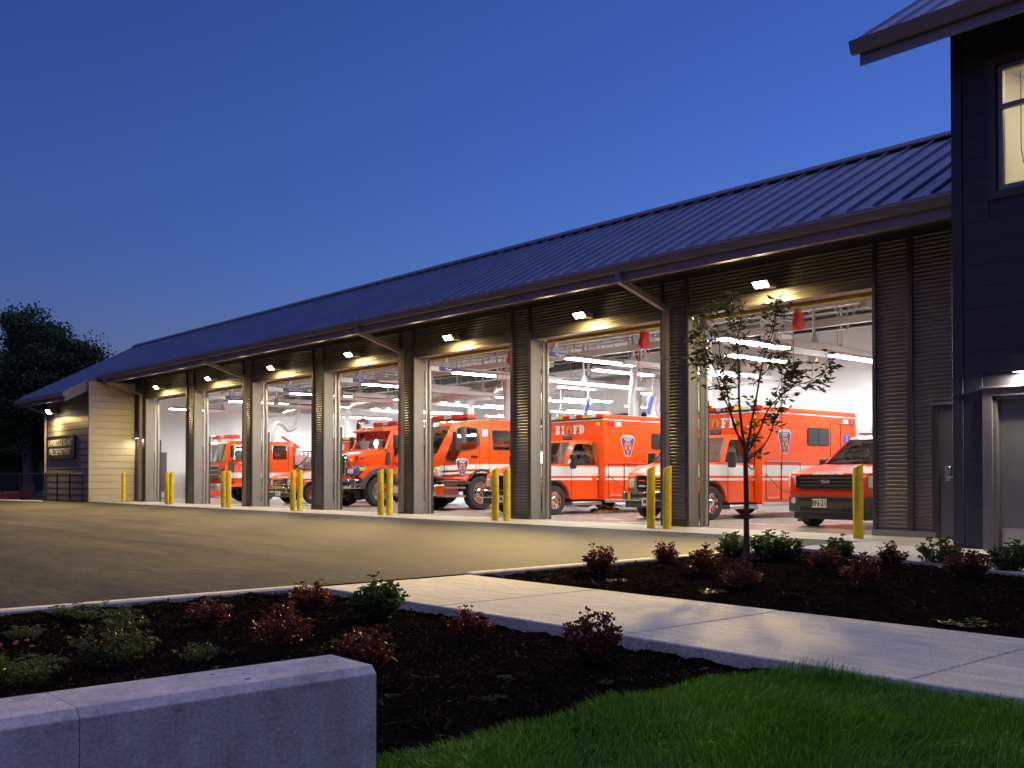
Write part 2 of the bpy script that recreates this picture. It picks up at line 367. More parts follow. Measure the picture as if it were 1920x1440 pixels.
# ------------------------------------------------------------------ ground
def struct(name, mb, m, parent=None, **k):
    o = mb.build(name, m, parent, **k)
    if not parent: o['kind'] = 'structure'
    return o
struct('ground', MB().quad((-900,-400,-.16),(400,-400,-.16),(400,900,-.16),(-900,900,-.16)), M['farground'])
struct('asphalt_drive', MB().prism([(-8.16,-60),(-8.16,-1.76),(-46,-1.76),(-46,-2.2),(-52,-3.9),(-66,-8.5),(-120,-20),(-120,-60)], 'z', -.15, -.008), M['asphalt'])
apron = struct('concrete_apron', MB().box(-42.2, -8.16, -1.755, -.005, -.15, 0), M['apron'])
struct('bay_floor', MB().box(-47.6, -6.6, 0, 21.8, -.15, 0.0), M['bayfloor'])
struct('entry_pad', MB().prism([(-8.155,-.005),(4,-.005),(4,-6.6),(-3.0,-6.0),(-4.28,-5.35),(-5.96,-4.54),(-7.56,-3.8),(-8.155,-3.55)], 'z', -.15, -.002), M['apron'])
struct('far_footpath', MB().prism([(-46,-2.6),(-44.5,-3.0),(-50,-4.4),(-66,-9.3),(-66,-8.0),(-52,-3.6)], 'z', -.14, .004), M['apron'])
# footpath: one slab per panel
walk = struct('footpath', MB().box(-8.0, 4, -11.33, -9.62, -.15, -.03), M['concrete'])
jx = [-8.0, -6.2, -4.31, -2.43, -.56, 1.31, 3.2]
for a, b in zip(jx[:-1], jx[1:]):
    MB().cbox(a+.006, b-.006, -11.35, -9.60, -.14, 0.0, .008).build('slab', M['concrete'], walk)
# kerbs: precast lengths
kerb = struct('kerb', MB().box(-8.13, -8.03, -40, -3.6, -.15, -.03), M['kerb'])
y = -3.62
while y > -34:
    L_ = 3.05
    y2 = y - L_
    for a, b in ((y2, y),):
        if a < -9.55 < b: segs = [(-9.55, b)]; a = -11.36; 
        else: segs = [(a, b)]
        if a <= -11.36 and b > -11.36: pass
        for s0, s1 in segs:
            if s1 - s0 > .1: MB().cbox(-8.15, -8.01, s0+.004, s1-.004, -.15, .012, .015).build('kerb_stone', M['kerb'], kerb)
    y = y2 if not (y2 < -9.55 < y) else -11.38

# planting beds: lumpy bark mulch
def bed(name, x0, x1, y0, y1, base, step, seed, mound=None):
    nx = int((x1-x0)/step)+1; ny = int((y1-y0)/step)+1
    X, Y = np.meshgrid(np.linspace(x0, x1, nx), np.linspace(y0, y1, ny), indexing='ij')
    Z = base + .020*vnoise(X*1.3, Y*1.3, seed) + .016*vnoise(X*5, Y*5, seed+1) + .013*vnoise(X*14, Y*14, seed+2) + .010*vnoise(X*31, Y*31, seed+3)
    if mound is not None: Z = Z + mound(X, Y)
    V = np.stack([X, Y, Z], -1).reshape(-1, 3)
    i = np.arange(nx-1)[:, None]*ny + np.arange(ny-1)[None, :]
    F = np.stack([i, i+ny, i+ny+1, i+1], -1).reshape(-1, 4)
    o = link(name, raw_mesh(name, V, F, 4, M['soil'], smooth=True)); o['kind'] = 'structure'
    return X, Y, Z
def sampler(X, Y, Z):
    x0, x1, y0, y1 = X[0,0], X[-1,0], Y[0,0], Y[0,-1]
    def s(x, y):
        i = np.clip(((x-x0)/(x1-x0)*(X.shape[0]-1)).round().astype(int), 0, X.shape[0]-1)
        j = np.clip(((y-y0)/(y1-y0)*(X.shape[1]-1)).round().astype(int), 0, X.shape[1]-1)
        return Z[i, j]
    return s
lb = bed('mulch_bed_left', -8.01, -2.3, -18.5, -11.3, -.055, .035, 11, lambda X, Y: .03*np.exp(-((X+8.0)/.35)**2))
rb = bed('mulch_bed_right', -8.01, .6, -9.66, -3.4, -.045, .04, 21, lambda X, Y: .06*np.exp(-(((X+5.5)/2.5)**2 + ((Y+6.8)/1.6)**2)))
zl = sampler(*lb); zr = sampler(*rb)
def chips(name, n, x0, x1, y0, y1, zf, seed, inside=None, big=1.0):
    r = np.random.default_rng(seed)
    x = r.uniform(x0, x1, n); y_ = r.uniform(y0, y1, n)
    if inside is not None:
        k = inside(x, y_); x = x[k]; y_ = y_[k]; n = len(x)
    z = zf(x, y_) + r.uniform(.0, .014, n)
    l = r.lognormal(-4.7, .55, n)*big; wd = l*r.uniform(.06, .28, n)
    th = r.uniform(0, 2*pi, n); ph = r.normal(0, .55, n); ro = r.normal(0, .6, n)
    d = np.stack([np.cos(th)*np.cos(ph), np.sin(th)*np.cos(ph), np.sin(ph)], -1)
    u = np.stack([-np.sin(th), np.cos(th), ro], -1); u /= np.linalg.norm(u, axis=1)[:, None]
    c = np.stack([x, y_, z], -1)
    V = np.stack([c-d*l[:,None]-u*wd[:,None], c+d*l[:,None]-u*wd[:,None]*.5, c+d*l[:,None]*.9+u*wd[:,None], c-d*l[:,None]*.8+u*wd[:,None]*.8], 1).reshape(-1, 3)
    mi = r.choice([0, 1, 2], n, p=[.56, .42, .02])
    o = link(name, raw_mesh(name, V, np.arange(4*n).reshape(n, 4), 4, [M['chipd'], M['chipm'], M['chipl']], mi))
    tag(o, None, None, None, 'stuff'); return o
LAWN = [(-3.05,-14.1),(-3.13,-13.7),(-3.12,-13.17),(-3.17,-12.63),(-3.2,-12.28),(-3.2,-11.9),(-3.05,-11.50),(-2.8,-11.41)]
lawn_edge_y = np.array([p[1] for p in LAWN]); lawn_edge_x = np.array([p[0] for p in LAWN])
def in_lawn(x, y): return (x > np.interp(y, lawn_edge_y, lawn_edge_x) + .05*vnoise(x*3+9, y*3, 5)) & (y < -11.37)
tag(chips('bark_chips', 90000, -7.98, -2.7, -16.2, -11.42, zl, 3, lambda x, y: ~in_lawn(x, y)), 'dark brown bark chips over the bed behind the low wall', 'bark chips')
def in_rb(x, y):
    e = np.interp(x, [-8,-7.56,-5.96,-4.28,-3,0], [-3.7,-3.85,-4.6,-5.4,-6.05,-6.3]); return y < e
tag(chips('bark_chips', 60000, -7.98, .4, -9.58, -3.5, zr, 4, in_rb), 'dark brown bark chips over the bed round the young tree', 'bark chips')

# lawn
lp = [(a, b) for a, b in LAWN] + [(3.5,-11.38),(3.5,-18.5),(-3.0,-18.5)]
struct('lawn', MB().prism(lp, 'z', -.12, -.055), M['lawnsoil'])
def grass(n, x0, x1, y0, y1, seed, name, label, hmul=1.0):
    r = np.random.default_rng(seed)
    x = r.uniform(x0, x1, n); y_ = r.uniform(y0, y1, n); k = in_lawn(x, y_); x = x[k]; y_ = y_[k]; n = len(x)
    tuft = .5 + .5*vnoise(x*2.2, y_*2.2, 31); edge = np.exp(-((y_+11.43)/.10)**2)
    h = (.026 + .032*r.random(n) + .045*tuft**1.5 + .05*edge*r.random(n)*(.5+.9*vnoise(x*2.5, y_*0, 77).clip(0, 1)))*hmul
    h += .09*np.exp(-(((x+2.95)/.16)**2 + ((y_+11.46)/.10)**2))*r.random(n)
    th = r.uniform(0, 2*pi, n); lean = r.gamma(2., .22, n).clip(0, 1.3); wd = r.uniform(.0012, .0026, n)
    lx = np.cos(th)*lean + .55*vnoise(x*2.6, y_*2.6, 8); ly = np.sin(th)*lean + .55*vnoise(x*2.6, y_*2.6, 9)
    sx = -np.sin(th+.6); sy = np.cos(th+.6)
    z0 = np.full(n, -.06)
    P = lambda f, b: np.stack([x + lx*h*b, y_ + ly*h*b, z0 + h*f], -1)
    W = np.stack([sx*wd, sy*wd, np.zeros(n)], -1)
    a, b, c = P(0, 0), P(.55, .28), P(1/np.sqrt(1+lean**2*.6), .95)
    V = np.stack([a-W, a+W, b-W*.8, b+W*.8, c], 1).reshape(-1, 3)
    o = np.arange(n)[:, None]*5
    F = np.concatenate([o+np.array([[0,1,3]]), o+np.array([[0,3,2]]), o+np.array([[2,3,4]])], 0)
    mi = np.tile(r.choice([0, 1], n, p=[.82, .18]), 3)
    ob = link(name, raw_mesh(name, V, F, 3, [M['blade'], M['blade2']], mi)); tag(ob, label, 'grass', None, 'stuff')
grass(190000, -3.4, 1.3, -14.7, -11.38, 41, 'grass', 'dewy green lawn grass beside the footpath')

# low cast concrete wall, two pours with a joint
wall = thing('low_wall', 'low cast concrete wall with chamfered edges in front of the bed', 'wall', (0,0,0))
WX0, WX1, WY, WT = -3.0, -2.70, -14.24, .385
c_ = .024
def wall_prof(): return [(WX0,-.3),(WX0,WT-c_),(WX0+c_,WT),(WX1-c_,WT),(WX1-c_*.92,WT-c_*.06),(WX1-c_*.05,WT-c_*.95),(WX1,WT-c_*1.1),(WX1,-.3)]
ws_ = MB(); ws_.prism(wall_prof(), 'y', -15.150, WY); ws_.build('wall_section', M['castwall'], wall)
ws_ = MB(); ws_.prism(wall_prof(), 'y', -17.6, -15.1525); ws_.build('wall_section', M['castwall'], wall)

# ------------------------------------------------------------------ apparatus bay building
B = thing('fire_station_building', 'long bronze corrugated metal engine bay building with seven open doors', 'building', (-25, 0, 0))
B.location = (0, 0, 0)
def corr(name, x0, x1, z0, z1, y=0.0, parent=B, axis='x', pitch=.070, amp=.0105, m='corr'):
    n = max(2, int(round((z1-z0)/pitch*8))); mb = MB(); vs = []
    for i in range(n+1):
        z = z0 + (z1-z0)*i/n; t = (z/pitch) % 1
        d = y - amp*math.tanh(2.2*sin(2*pi*t))
        vs += [(x0, d, z), (x1, d, z)] if axis == 'x' else [(d, x0, z), (d, x1, z)]
    mb.add(vs, [(2*i, 2*i+1, 2*i+3, 2*i+2) for i in range(n)])
    return mb.build(name, M[m], parent, smooth=True, angle=60)
# pillars between the doors, header bands over each bay
pill = [(bayR[i+1], bayL[i]) for i in range(6)] + [(-42.2, bayL[6])]
for i, (a, b) in enumerate(pill):
    if i < 6: corr('pillar_cladding', a, b, .10, 5.03)
    else:
        corr('pillar_cladding', -41.36, b, .10, 5.03); corr('wall_cladding', -42.2, -41.36, 2.2, 5.03)
    for t in ((a, b) if i < 6 else (b,)):
        s = .045
        MB().cbox(t-s, t+s, -.034, .002, .10, 5.03, .006).build('corner_trim', M['trim'], B)
    MB().box(a-.02 if i < 6 else -41.36, b+.03, -.05, .02, 0, .10).build('base_sill', M['trim'], B)
    MB().box(a, b, .012, .30, 0, 5.0).build('pillar_core', M['jamb'], B)
for i in range(7):
    corr('header_cladding', bayL[i], bayR[i], HEAD, 5.03)
    MB().box(bayL[i], bayR[i], -.03, .012, HEAD-.03, HEAD).build('header_trim', M['trim'], B)
    MB().box(bayL[i], bayR[i], .012, .30, HEAD-.028, 5.0).build('header_soffit', M['jamb'], B)
    # left jamb return (faces the wing) and right jamb return
    for x, s in ((bayL[i], 1), (bayR[i], -1)):
        MB().box(min(x, x+s*.012), max(x, x+s*.012), .002, .34, .0, HEAD-.03).build('jamb_panel', M['jamb'], B)
        tr = MB(); tr.box(min(x+s*.02, x+s*.07), max(x+s*.02, x+s*.07), .36, .42, 0, HEAD-.02)
        tr.cyl((x+s*.10, .47, .02), (x+s*.10, .47, HEAD-.05), .035, n=8)
        tr.box(min(x, x+s*.05), max(x, x+s*.05), .45, .56, 0, HEAD-.05).build('door_track', M['track'], B)
        MB().box(min(x+s*.015, x+s*.06), max(x+s*.015, x+s*.06), .565, .63, 0, 2.55).build('edge_guard', M['darkgrey'], B)
    # raised sectional door stored under the roof
    hd = MB()
    for x, s in ((bayL[i], 1), (bayR[i], -1)):
        hd.box(min(x+s*.03, x+s*.08), max(x+s*.03, x+s*.08), .65, 4.75, 4.90, 4.96)
        hd.box(min(x+s*.03, x+s*.08), max(x+s*.03, x+s*.08), .52, .60, 4.25, 4.9)
        hd.cyl((x+s*.12, .75, 4.60), (x+s*.28, .75, 4.60), .12, n=12)
    hd.cyl((bayL[i]+.1, .75, 4.60), (bayR[i]-.1, .75, 4.60), .03, n=8)
    dr = hd.build('overhead_door', M['track'], B)
    for k in range(7):
        p = MB(); y0 = .62 + (k-1)*.585
        if k == 0:
            p.box(bayL[i]+.10, bayR[i]-.10, .45, .50, 4.25, 4.82); p.build('door_section', M['rail'], dr); continue
        p.box(bayL[i]+.10, bayR[i]-.10, y0, y0+.57, 4.98, 5.03)
        for q in range(4): p.box(bayL[i]+.10, bayR[i]-.10, y0+.06+q*.13, y0+.11+q*.13, 4.96, 4.98)
        p.build('door_section', M['rail'], dr)
    MB().box(bayL[i]+.10, bayR[i]-.10, .445, .505, 4.19, 4.248).build('bottom_seal', M['yellow'], dr)
# continuous plate along the top of the wall
MB().box(-42.2, -6.6, -.026, .0, 5.03, 5.10).build('wall_plate', M['trim'], B)
for i in range(1, 42):
    pass
# end wall beside the wing
corr('wall_cladding', -8.24, -8.86, .12, 5.03); corr('wall_cladding', -7.82, -8.24, .12, 5.03); corr('wall_cladding', -6.6, -7.82, 2.16, 5.03)
for x in (-8.86, -8.24, -7.82): MB().cbox(x-.035, x+.035, -.035, .003, .10, 5.03 if x < -8 else 2.2, .006).build('corner_trim', M['trim'], B)
MB().cbox(-8.24, -8.17, -.034, .003, .10, 5.03, .006).build('corner_trim', M['trim'], B)
MB().box(-8.9, -7.78, -.06, .02, 0, .10).build('base_sill', M['jamb'], B)
MB().box(-8.86, -6.6, .02, .3, 0, 5.0).build('wall_core', M['jamb'], B)
def person_door(x0, x1, z1, y, par, handle_x, kick=False, col='doorpaint'):
    fr = MB(); fr.box(x0-.06, x0, y-.035, y+.01, 0, z1+.05); fr.box(x1, x1+.06, y-.035, y+.01, 0, z1+.05); fr.box(x0-.06, x1+.06, y-.036, y+.01, z1, z1+.06)
    f = fr.build('door_frame', M['trim'], par)
    d = MB().cbox(x0, x1, y-.012, y+.02, .012, z1, .004).build('door', M[col], par)
    h = MB(); h.cbox(handle_x-.045, handle_x+.045, y-.045, y-.012, .93, 1.17, .01); h.cyl((handle_x, y-.06, .99), (handle_x+.14, y-.06, .99), .012, n=8)
    h.build('handle', M['steel'], d)
    if kick: MB().box(x0+.03, x1-.03, y-.016, y-.0121, .03, .30).build('kick_plate', M['steel'], d)
    return d
person_door(-7.72, -6.72, 2.10, -.02, B, -7.58)
MB().box(-7.85, -6.6, -.08, -.02, 2.165, 2.195).build('drip_cap', M['jamb'], B)
person_door(-42.08, -41.42, 2.12, -.02, B, -41.52)
# eave: gutter, fascia channel with lit bottom flange, soffit
gx0, gx1 = -42.3, -6.62
MB().prism([(-1.48,5.15),(-1.62,5.15),(-1.60,5.11),(-1.56,5.0),(-1.44,4.99),(-1.44,5.15)], 'x', gx0, gx1).build('gutter', M['gutter'], B)
MB().box(gx0+.15, gx1, -1.43, -1.405, 4.83, 5.20).build('fascia', M['gutter'], B)
MB().box(gx0+.15, gx1, -1.405, -1.30, 4.83, 4.845).build('fascia_flange', M['flange'], B)
MB().box(gx0+.15, gx1, -1.403, .0, 5.10, 5.13).build('soffit', M['trim'], B)
MB().box(gx0, gx1, -1.60, -1.40, 5.155, 5.172).build('drip_edge', M['roof'], B)
for i, x in enumerate((-13.40, -22.77, -32.13, -41.46)):
    ds = MB()
    for a, b in (((x, -1.49, 5.02), (x, -1.49, 4.90)),): ds.box(x-.055, x+.055, -1.55, -1.43, 4.80, 5.0)
    # sloping leg
    y0, z0, y1, z1 = -1.49, 4.86, -.10, 4.42
    ds.prism([(y0-.05,z0-.06),(y0+.02,z0+.05),(y1+.06,z1+.05),(y1+.06,z1-.02),(y1-.055,z1-.02)], 'x', x-.0552, x+.0552)
    ds.box(x-.055, x+.055, -.155, -.045, .04, 4.41)
    d = ds.build('downspout', M['gutter'], B)
    for z in (3.4, 2.3, .9): MB().box(x-.075, x+.075, -.16, -.04, z, z+.05).build('strap', M['gutter'], d)
# roof: one sheet-metal pan with its standing seam per panel
RY0, RY1 = -1.58, 2.5
deck = MB().prism([(RY0,roofz(RY0)-.10),(RY0,roofz(RY0)-.03),(RY1,roofz(RY1)-.03),(22,roofz(RY1)-.15),(22,roofz(RY1)-.4),(RY1,roofz(RY1)-.4)], 'x', -48.8, -6.62).build('roof', M['ridge'], B)
PW = .457
pan = MB(); sl = RY0-.03
pan.prism([(sl,roofz(sl)-.026),(sl,roofz(sl)),(RY1,roofz(RY1)),(RY1,roofz(RY1)-.026)], 'x', .0, PW-.004)
pan.prism([(sl,roofz(sl)),(sl,roofz(sl)+.068),(RY1-.03,roofz(RY1-.03)+.068),(RY1-.03,roofz(RY1-.03))], 'x', 0, .030)
for q in (.16, .28): pan.prism([(sl,roofz(sl)),(sl,roofz(sl)+.006),(RY1-.03,roofz(RY1-.03)+.006),(RY1-.03,roofz(RY1-.03))], 'x', q, q+.02)
pme = pan.mesh('roof_panel', M['roof'])
pan2 = MB(); s2 = -2.82
pan2.prism([(s2,roofz(s2)-.026),(s2,roofz(s2)),(RY1,roofz(RY1)),(RY1,roofz(RY1)-.026)], 'x', .0, PW-.004)
pan2.prism([(s2,roofz(s2)),(s2,roofz(s2)+.055),(RY1-.03,roofz(RY1-.03)+.055),(RY1-.03,roofz(RY1-.03))], 'x', 0, .030)
pme2 = pan2.mesh('roof_panel', M['roof'])
x = -6.64 - PW
while x > -48.8:
    o = link('roof_panel', pme if x > -42.5 else pme2, deck, (x, 0, 0)); x -= PW
rc = MB(); rz = roofz(RY1)
rc.prism([(RY1-.22,rz-.05),(RY1-.22,rz-.02),(RY1-.05,rz+.10),(RY1+.25,rz+.06),(RY1+.25,rz-.05)], 'x', -48.82, -6.62)
rc.build('ridge_cap', M['ridge'], B)
# interior shell
MB().box(-47.6, -6.6, 21.6, 21.8, 0, 6.3).build('inner_wall', M['wallwhite'], B)
MB().prism([(0,0),(21.6,0),(21.6,6.3),(.9,6.3),(0,5.7)], 'x', -47.595, -47.5).build('inner_wall', M['wallwhite'], B)
MB().prism([(.3,0),(21.6,0),(21.6,6.3),(.9,6.3),(.3,5.9)], 'x', -6.8, -6.6).build('inner_wall', M['wallwhite'], B)
MB().box(-22.2, -6.8, 9.4, 9.6, 0, 5.12).build('partition_wall', M['wallwhite'], B)
MB().box(-22.2, -22.0, 9.6, 21.6, 0, 5.12).build('partition_wall', M['wallwhite'], B)
MB().box(-47.5, -42.2, .05, .1, 0, 5.6).build('inner_wall', M['wallwhite'], B)
MB().prism([(.31,5.0),(.33,5.0),(.95,6.3),(.93,6.3)], 'x', -47.5, -6.8).build('inner_wall', M['deck'], B)
dk = MB()
for k in range(140):
    yy = .95 + k*.152
    if yy > 21.5: break
    dk.box(-47.5, -6.8, yy, yy+.10, 6.18, 6.30)
dk.box(-47.5, -6.8, .92, 21.6, 6.26, 6.32); dk.build('roof_decking', M['deck'], B)
def joist(y):
    j = MB(); j.box(-47.4, -6.9, y-.05, y+.05, 6.10, 6.17); j.box(-47.4, -6.9, y-.05, y+.05, 5.55, 5.61)
    n = 68
    for k in range(n):
        a = -47.4 + 40.5*k/n; b = -47.4 + 40.5*(k+1)/n; za, zb = (5.6, 6.1) if k % 2 else (6.1, 5.6)
        j.cyl((a, y, za), (b, y, zb), .022, n=5, caps=False)
    j.build('roof_joist', M['deck'], B)
for yy in (2.2, 4.6, 7.0, 9.2, 11.6, 14, 16.5, 19): joist(yy)
MB().box(-47.4, -6.9, 4.86, 5.0, 4.50, 4.68).build('track_beam', M['rail'], B)
MB().box(-47.4, -6.9, 9.70, 9.9, 4.9, 5.3).build('girder', M['darkgrey'], B)
for xx in (-13.2, -22.6, -32, -41.4):
    MB().box(xx-.1, xx+.1, 9.70, 9.9, 0 if xx < -23 else 5.1, 4.9 if xx < -23 else 5.2).build('steel_column', M['rail'], B)
# rear doors: dark glazed sections
for xx in (-45.5, -40.6, -35.9, -31.2, -26.5):
    g = MB().box(xx, xx+3.7, 21.52, 21.59, 0, 4.2).build('rear_door', M['darkgrey'], B)
    for k in range(4):
        for q in range(4): MB().box(xx+.1+q*.9, xx+.9+q*.9, 21.50, 21.515, .5+k*.95, 1.3+k*.95).build('pane', M['darkglass'], g)
# brown door in the far inner wall
MB().box(-47.49, -47.46, 2.45, 3.48, 0, 2.2).build('inner_door_frame', M['browndoor'], B)
bd = MB().box(-47.46, -47.43, 2.53, 3.40, .01, 2.12).build('inner_door', M['browndoor'], B)
MB().box(-47.428, -47.42, 2.57, 3.36, .03, .32).build('kick_plate', M['steel'], bd)

# projecting end bay (cream return wall, grey front wall with boards)
AN = thing('end_annex', 'grey sided end annex with cream return wall at the far end', 'building', (0,0,0))
w1 = MB().box(-42.32, -42.215, -1.87, -.03, 0, 4.93).build('return_wall', M['cream'], AN)
n = 18; bh = 4.93/n
for k in range(n):
    b = MB(); b.prism([(-42.215,k*bh),(-42.190,k*bh+.006),(-42.203,(k+1)*bh-.006),(-42.215,(k+1)*bh-.006)], 'y', -1.90, -.04)
    b.build('siding_board', M['cream'], w1)
w2 = MB().box(-47.7, -42.23, -1.87, -1.75, 0, 4.82).build('front_wall', M['greysiding'], AN)
for k in range(n):
    b = MB(); b.prism([(-1.87,k*bh),(-1.898,k*bh+.006),(-1.884,(k+1)*bh-.006),(-1.87,(k+1)*bh-.006)], 'x', -47.7, -42.205)
    b.build('siding_board', M['greysiding'], w2)
MB().box(-42.26, -42.172, -1.935, -1.855, 0, 4.9).build('corner_trim', M['cream'], AN)
MB().box(-47.7, -47.6, -1.75, 14, 0, 4.9).build('far_wall', M['greysiding'], AN)
MB().prism([(-2.82,roofz(-2.82)-.16),(-2.82,roofz(-2.82)-.03),(-1.45,roofz(-1.45)-.03),(-1.45,roofz(-1.45)-.16)], 'x', -48.8, -42.35).build('roof_edge', M['ridge'], AN)
MB().box(-48.9, -42.55, -2.95, -2.82, roofz(-2.82)-.20, roofz(-2.82)-.045).build('gutter', M['gutter'], AN)
MB().box(-48.8, -42.5, -2.80, -2.77, roofz(-2.82)-.36, roofz(-2.82)-.06).build('fascia', M['gutter'], AN)
MB().prism([(-2.84,roofz(-2.84)-.42),(-2.84,roofz(-2.84)-.18),(-1.58,roofz(-1.58)-.18),(-1.58,roofz(-1.58)-.42)], 'x', -42.37, -42.33).build('barge_board', M['jamb'], AN)
MB().prism([(-2.92,roofz(-2.92)-.18),(-2.92,roofz(-2.92)+.03),(-1.58,roofz(-1.58)+.03),(-1.58,roofz(-1.58)-.18)], 'x', -42.40, -42.30).build('barge_board', M['jamb'], AN)
MB().tube([(-48.6,-2.87,4.30),(-48.5,-2.82,4.27),(-47.85,-1.97,3.86),(-47.76,-1.95,3.7),(-47.76,-1.95,.1)], .06, 4).build('downspout', M['gutter'], AN)
MB().prism([(-2.76,roofz(-2.76)-.24),(-2.76,roofz(-2.76)-.21),(-1.90,roofz(-1.90)-.21),(-1.90,roofz(-1.90)-.24)], 'x', -48.7, -42.4).build('soffit', M['trim'], AN)

# name board on the annex
sg = thing('name_board', 'dark name board with pale metal letters on the grey annex wall', 'sign', (-45.72, -1.90, 1.80))
MB().cbox(-1.86, 1.86, -.07, -.002, 0, .98, .01).build('board', M['black'], sg)
MB().box(-1.88, 1.88, -.09, -.071, .98, 1.01).build('top_cap', M['trim'], sg)
text('lettering', 'BAINBRIDGE ISLAND', .40, (0, -.075, .68), FRONT, M['letter'], sg, sx=.87, bold=.002, extrude=.003)
text('lettering', 'FIRE DEPARTMENT', .40, (0, -.075, .29), FRONT, M['letter'], sg, sx=.87, bold=.002, extrude=.003)

# ------------------------------------------------------------------ two-storey wing at the right
W = thing('two_storey_wing', 'dark charcoal sided two-storey wing with lit upper window', 'building', (0,0,0))
WY0 = -1.985; wx0, wx1 = -6.57, 5.0
dx0, dx1 = -6.03, -4.95   # door
ux0, ux1, uz0, uz1 = -5.94, -4.1, 4.92, 6.62   # window
openings = [[(dx0,0.0),(dx1,0.0),(dx1,2.10),(dx0,2.10)], [(ux0,uz0),(ux1,uz0),(ux1,uz1),(ux0,uz1)]]
core = MB()
core.plate([[(wx0,2.10),(dx0,2.10),(dx1,2.10),(wx1,2.10),(wx1,7.6),(wx0,7.6)], openings[1]], 'y', WY0+.02, WY0+.2)
core.box(wx0, dx0, WY0+.02, WY0+.2, 0, 2.10); core.box(dx1, wx1, WY0+.02, WY0+.2, 0, 2.10)
core.box(wx0+.02, wx0+.2, WY0+.2, 6, 0, 7.6); core.box(wx1-.2, wx1, WY0+.2, 6, 0, 7.6)
ck = core.build('wall', M['darksiding'], W)
bh = .300; k = 0; z = .03
def boards(x0, x1, z0, z1):
    b = MB(); b.cbox(x0, x1, WY0, WY0+.019, z0+.0015, z1-.0015, .002); b.build('siding_board', M['darksiding'], ck)
while z < 7.55:
    z2 = min(z+bh, 7.58)
    cuts = [wx0+.15, wx1]
    segs = [(wx0+.15, wx1)]
    for (a, b, c, d) in ((dx0-.14, dx1+.14, 0, 2.20), (ux0-.13, ux1+.13, uz0-.13, uz1+.13)):
        if z < d-.02 and z2 > c+.02:
            ns = []
            for s0, s1 in segs:
                if a > s0: ns.append((s0, min(a, s1)))
                if b < s1: ns.append((max(b, s0), s1))
            segs = ns
    for s0, s1 in segs: boards(s0, s1, z, z2)
    z = z2
MB().cbox(wx0-.012, wx0+.14, WY0-.018, WY0+.02, .0, 7.58, .006).build('corner_board', M['darksiding'], W)
# window
wf = MB(); t = .10
wf.plate([[(ux0-.12,uz0-.12),(ux1+.12,uz0-.12),(ux1+.12,uz1+.12),(ux0-.12,uz1+.12)], [(ux0-.02,uz0-.02),(ux1+.02,uz0-.02),(ux1+.02,uz1+.02),(ux0-.02,uz1+.02)]], 'y', WY0-.025, WY0+.02)
win = wf.build('window', M['trim'], W)
fr = MB(); fr.plate([[(ux0,uz0),(ux1,uz0),(ux1,uz1),(ux0,uz1)], [(ux0+.06,uz0+.06),(ux1-.06,uz0+.06),(ux1-.06,6.03),(ux0+.06,6.03)], [(ux0+.06,6.09),(ux1-.06,6.09),(ux1-.06,uz1-.06),(ux0+.06,uz1-.06)]], 'y', WY0+.02, WY0+.10)
fr.build('frame', M['gutter'], win)
MB().box(ux0+.06, ux1-.06, WY0+.055, WY0+.06, uz0+.06, 6.03).build('pane', M['winglass'], win)
MB().box(ux0+.06, ux1-.06, WY0+.055, WY0+.06, 6.09, uz1-.06).build('pane', M['winglass'], win)
rm = MB(); rm.box(-6.3, -2.6, 1.4, 1.5, 4.3, 7.2); rm.box(-6.4, -6.3, WY0+.2, 1.4, 4.3, 7.2); rm.box(-2.6, -2.5, WY0+.2, 1.4, 4.3, 7.2); rm.box(-6.4, -2.5, WY0+.2, 1.5, 4.2, 4.3); rm.box(-6.4, -2.5, WY0+.2, 1.5, 7.0, 7.1)
rm.build('office_lining', M['office'], W)
ct = MB()
for a in range(6): ct.box(-6.3+a*.61, -6.285+a*.61, WY0+.2, 1.4, 6.985, 7.0)
for a in range(6): ct.box(-6.3, -2.6, -1.6+a*.61, -1.585+a*.61, 6.985, 7.0)
ct.build('ceiling_grid', M['white'], W)
MB().box(-5.2, -4.6, -1.3, .8, 6.95, 6.98).build('office_ceiling_lamp', M['ceillamp'], W)
bc = MB(); bc.tube([(-5.72, WY0+.22, 6.55), (-5.72, WY0+.22, 5.5), (-5.69, WY0+.22, 5.28), (-5.62, WY0+.22, 5.22), (-5.55, WY0+.22, 5.28), (-5.52, WY0+.22, 5.5), (-5.52, WY0+.22, 6.55)], .006, 5); bc.box(-5.535, -5.505, WY0+.2, WY0+.24, 5.78, 5.84)
bc.build('blind_cord', M['darkgrey'], W)
# door with frame
pd = MB(); pd.box(dx0-.13, dx0, WY0-.03, WY0+.02, 0, 2.20); pd.box(dx1, dx1+.13, WY0-.03, WY0+.02, 0, 2.20); pd.box(dx0-.13, dx1+.13, WY0-.031, WY0+.021, 2.10, 2.21)
pd.build('door_casing', M['greysiding'], W)
pj = MB(); pj.box(dx0, dx0+.05, WY0-.0, WY0+.16, 0, 2.10); pj.box(dx1-.05, dx1, WY0, WY0+.16, 0, 2.10); pj.box(dx0, dx1, WY0, WY0+.16, 2.05, 2.099)
pj.build('door_frame', M['doorpaint'], W)
pdr = MB().cbox(dx0+.05, dx1-.05, WY0+.10, WY0+.145, .012, 2.05, .004).build('door', M['doorpaint'], W)
MB().box(dx0+.07, dx1-.07, WY0+.094, WY0+.0995, .04, .30).build('kick_plate', M['steel'], pdr)
MB().cbox(dx1-.2, dx1-.1, WY0+.05, WY0+.1, .95, 1.12, .01).build('handle', M['steel'], pdr)
MB().box(dx0-.15, dx1+.15, WY0-.07, WY0-.03, 2.212, 2.235).build('drip_cap', M['jamb'], W)
MB().box(dx0, dx1, WY0-.02, WY0+.1, -.001, .010).build('threshold', M['steel'], W)
